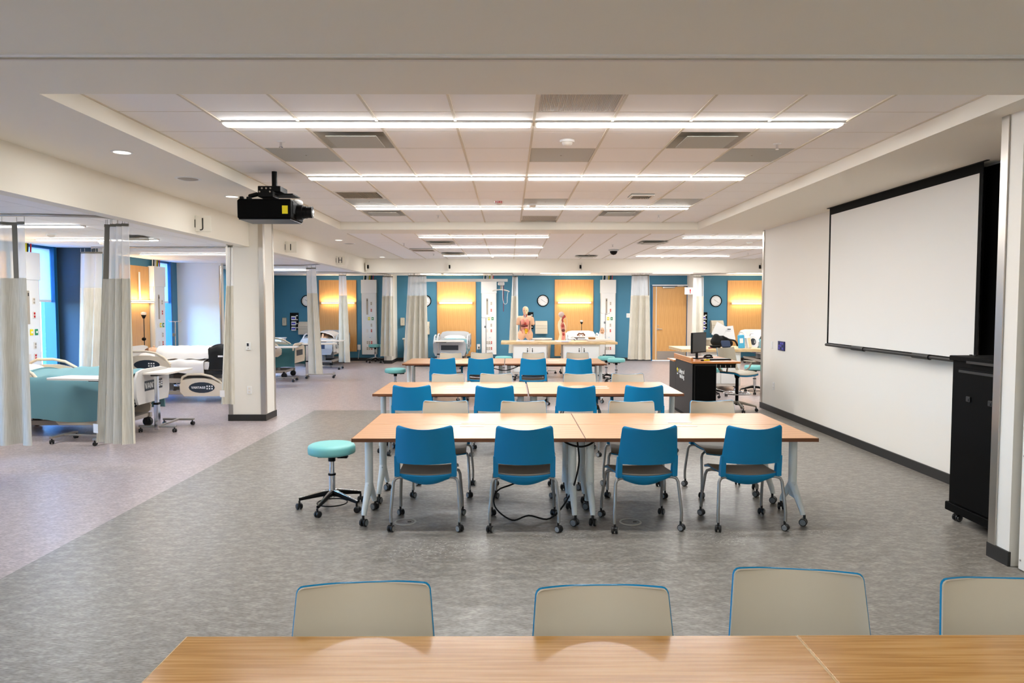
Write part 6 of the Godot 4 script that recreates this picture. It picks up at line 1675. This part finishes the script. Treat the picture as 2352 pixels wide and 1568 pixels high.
	part(tt, "column", MB.new().cyl(Vector3(0.0, 0.79, 0), Vector3(0.0, 0.09, 0), 0.022), M.chrome)
	part(tt, "base", MB.new().box(Vector3(0, 0.085, 0), Vector3(0.5, 0.03, 0.05), 0.006).box(Vector3(0, 0.085, 0), Vector3(0.05, 0.03, 0.45), 0.006), M.steel)
	for p in [Vector3(-0.23, 0, 0), Vector3(0.23, 0, 0), Vector3(0, 0, 0.2), Vector3(0, 0, -0.2)]:
		add_caster(tt, caster_small, p, p.x, M.caster)
	# clutter on the second island
	var S := 0.885
	var bg := thing("black_bag", "slouched black bag on the cluttered white cabinet table", "bag", at(4.62, S + 0.01, 15.25))
	part(bg, "body", MB.new().body([[Vector3(-0.20, 0.12, 0), Vector3(-0.17, 0.22, 0), 0.09, 0.07], [Vector3(-0.12, 0.09, 0), Vector3(0.12, 0.08, 0), 0.085, 0.075], [Vector3(-0.05, 0.16, 0), Vector3(0.03, 0.15, 0), 0.09, 0.07]], 0.018, 0.04), M.black_cloth)
	part(bg, "strap", MB.new().tube(smooth_path([Vector3(-0.05, 0.24, 0.05), Vector3(0.08, 0.17, 0.10), Vector3(0.2, 0.14, 0.12), Vector3(0.26, 0.03, 0.12)], 5), 0.018, 8), M.black_cloth)
	var jp := thing("denim_pouch", "dark blue denim pouch in front of the black bag", "pouch", at(4.58, S, 14.98), 0.2)
	part(jp, "pouch", MB.new().box(Vector3(0, 0.09, 0), Vector3(0.2, 0.16, 0.06), 0.02, Basis(Vector3.RIGHT, -0.5)), M.denim)
	part(jp, "zip", MB.new().box(Vector3(0, 0.155, -0.025), Vector3(0.17, 0.008, 0.012)), M.steel)
	var kb := thing("cable_coil", "dark cables coiled left of the denim pouch", "cable", at(4.36, S, 14.98))
	var cp := []
	for k in 30:
		var an := TAU * k / 10.0
		cp.append(Vector3(cos(an) * (0.10 + 0.01 * (k / 10)), 0.015 + 0.02 * (k / 10), sin(an) * 0.06))
	part(kb, "coil", MB.new().tube(cp, 0.009, 6), M.black)
	part(kb, "clip", MB.new().box(Vector3(-0.12, 0.012, 0.03), Vector3(0.08, 0.02, 0.03), 0.006), M.strap_red)
	for q in [[4.56, 0.36, -0.5, 0.0, "crumpled white paper sticking up behind the black bag"], [4.78, 0.30, 0.1, 0.25, "white printed sheet standing in the black bag"]]:
		var ps := thing("paper_sheet", q[4], "paper", at(q[0], S, 15.40 + q[3] * 0.2))
		part(ps, "sheet", MB.new().box(Vector3(0, q[1], 0), Vector3(0.25, 0.32, 0.006), 0.0, Basis(Vector3.BACK, q[2]) * Basis(Vector3.RIGHT, -0.3)), M.paper)
		if q[3] > 0.0:
			part(ps, "print", MB.new().box(Vector3(0.0, q[1] + 0.09, 0.03), Vector3(0.07, 0.02, 0.006), 0.0, Basis(Vector3.RIGHT, -0.3)), M.letter_black)
	var lb := thing("carton", "light blue box standing right of the black bag", "box", at(4.93, S, 15.06), -0.15)
	part(lb, "box", MB.new().box(Vector3(0, 0.14, 0), Vector3(0.13, 0.28, 0.07), 0.004, Basis(Vector3.BACK, 0.08)), M.light_blue_pack)
	part(lb, "label_print", MB.new().box(Vector3(0, 0.16, 0.036), Vector3(0.07, 0.1, 0.003), 0.0, Basis(Vector3.BACK, 0.08)), M.paper)
	var wbn := thing("white_binder", "white binder leaning right of the light blue box", "binder", at(5.09, S + 0.004, 15.1))
	part(wbn, "cover", MB.new().box(Vector3(0, 0.115, 0), Vector3(0.09, 0.23, 0.16), 0.006, Basis(Vector3.BACK, 0.2)), M.paper)
	part(wbn, "pages", MB.new().box(Vector3(0.01, 0.118, 0.082), Vector3(0.06, 0.2, 0.004), 0.0, Basis(Vector3.BACK, 0.2)), M.bone)
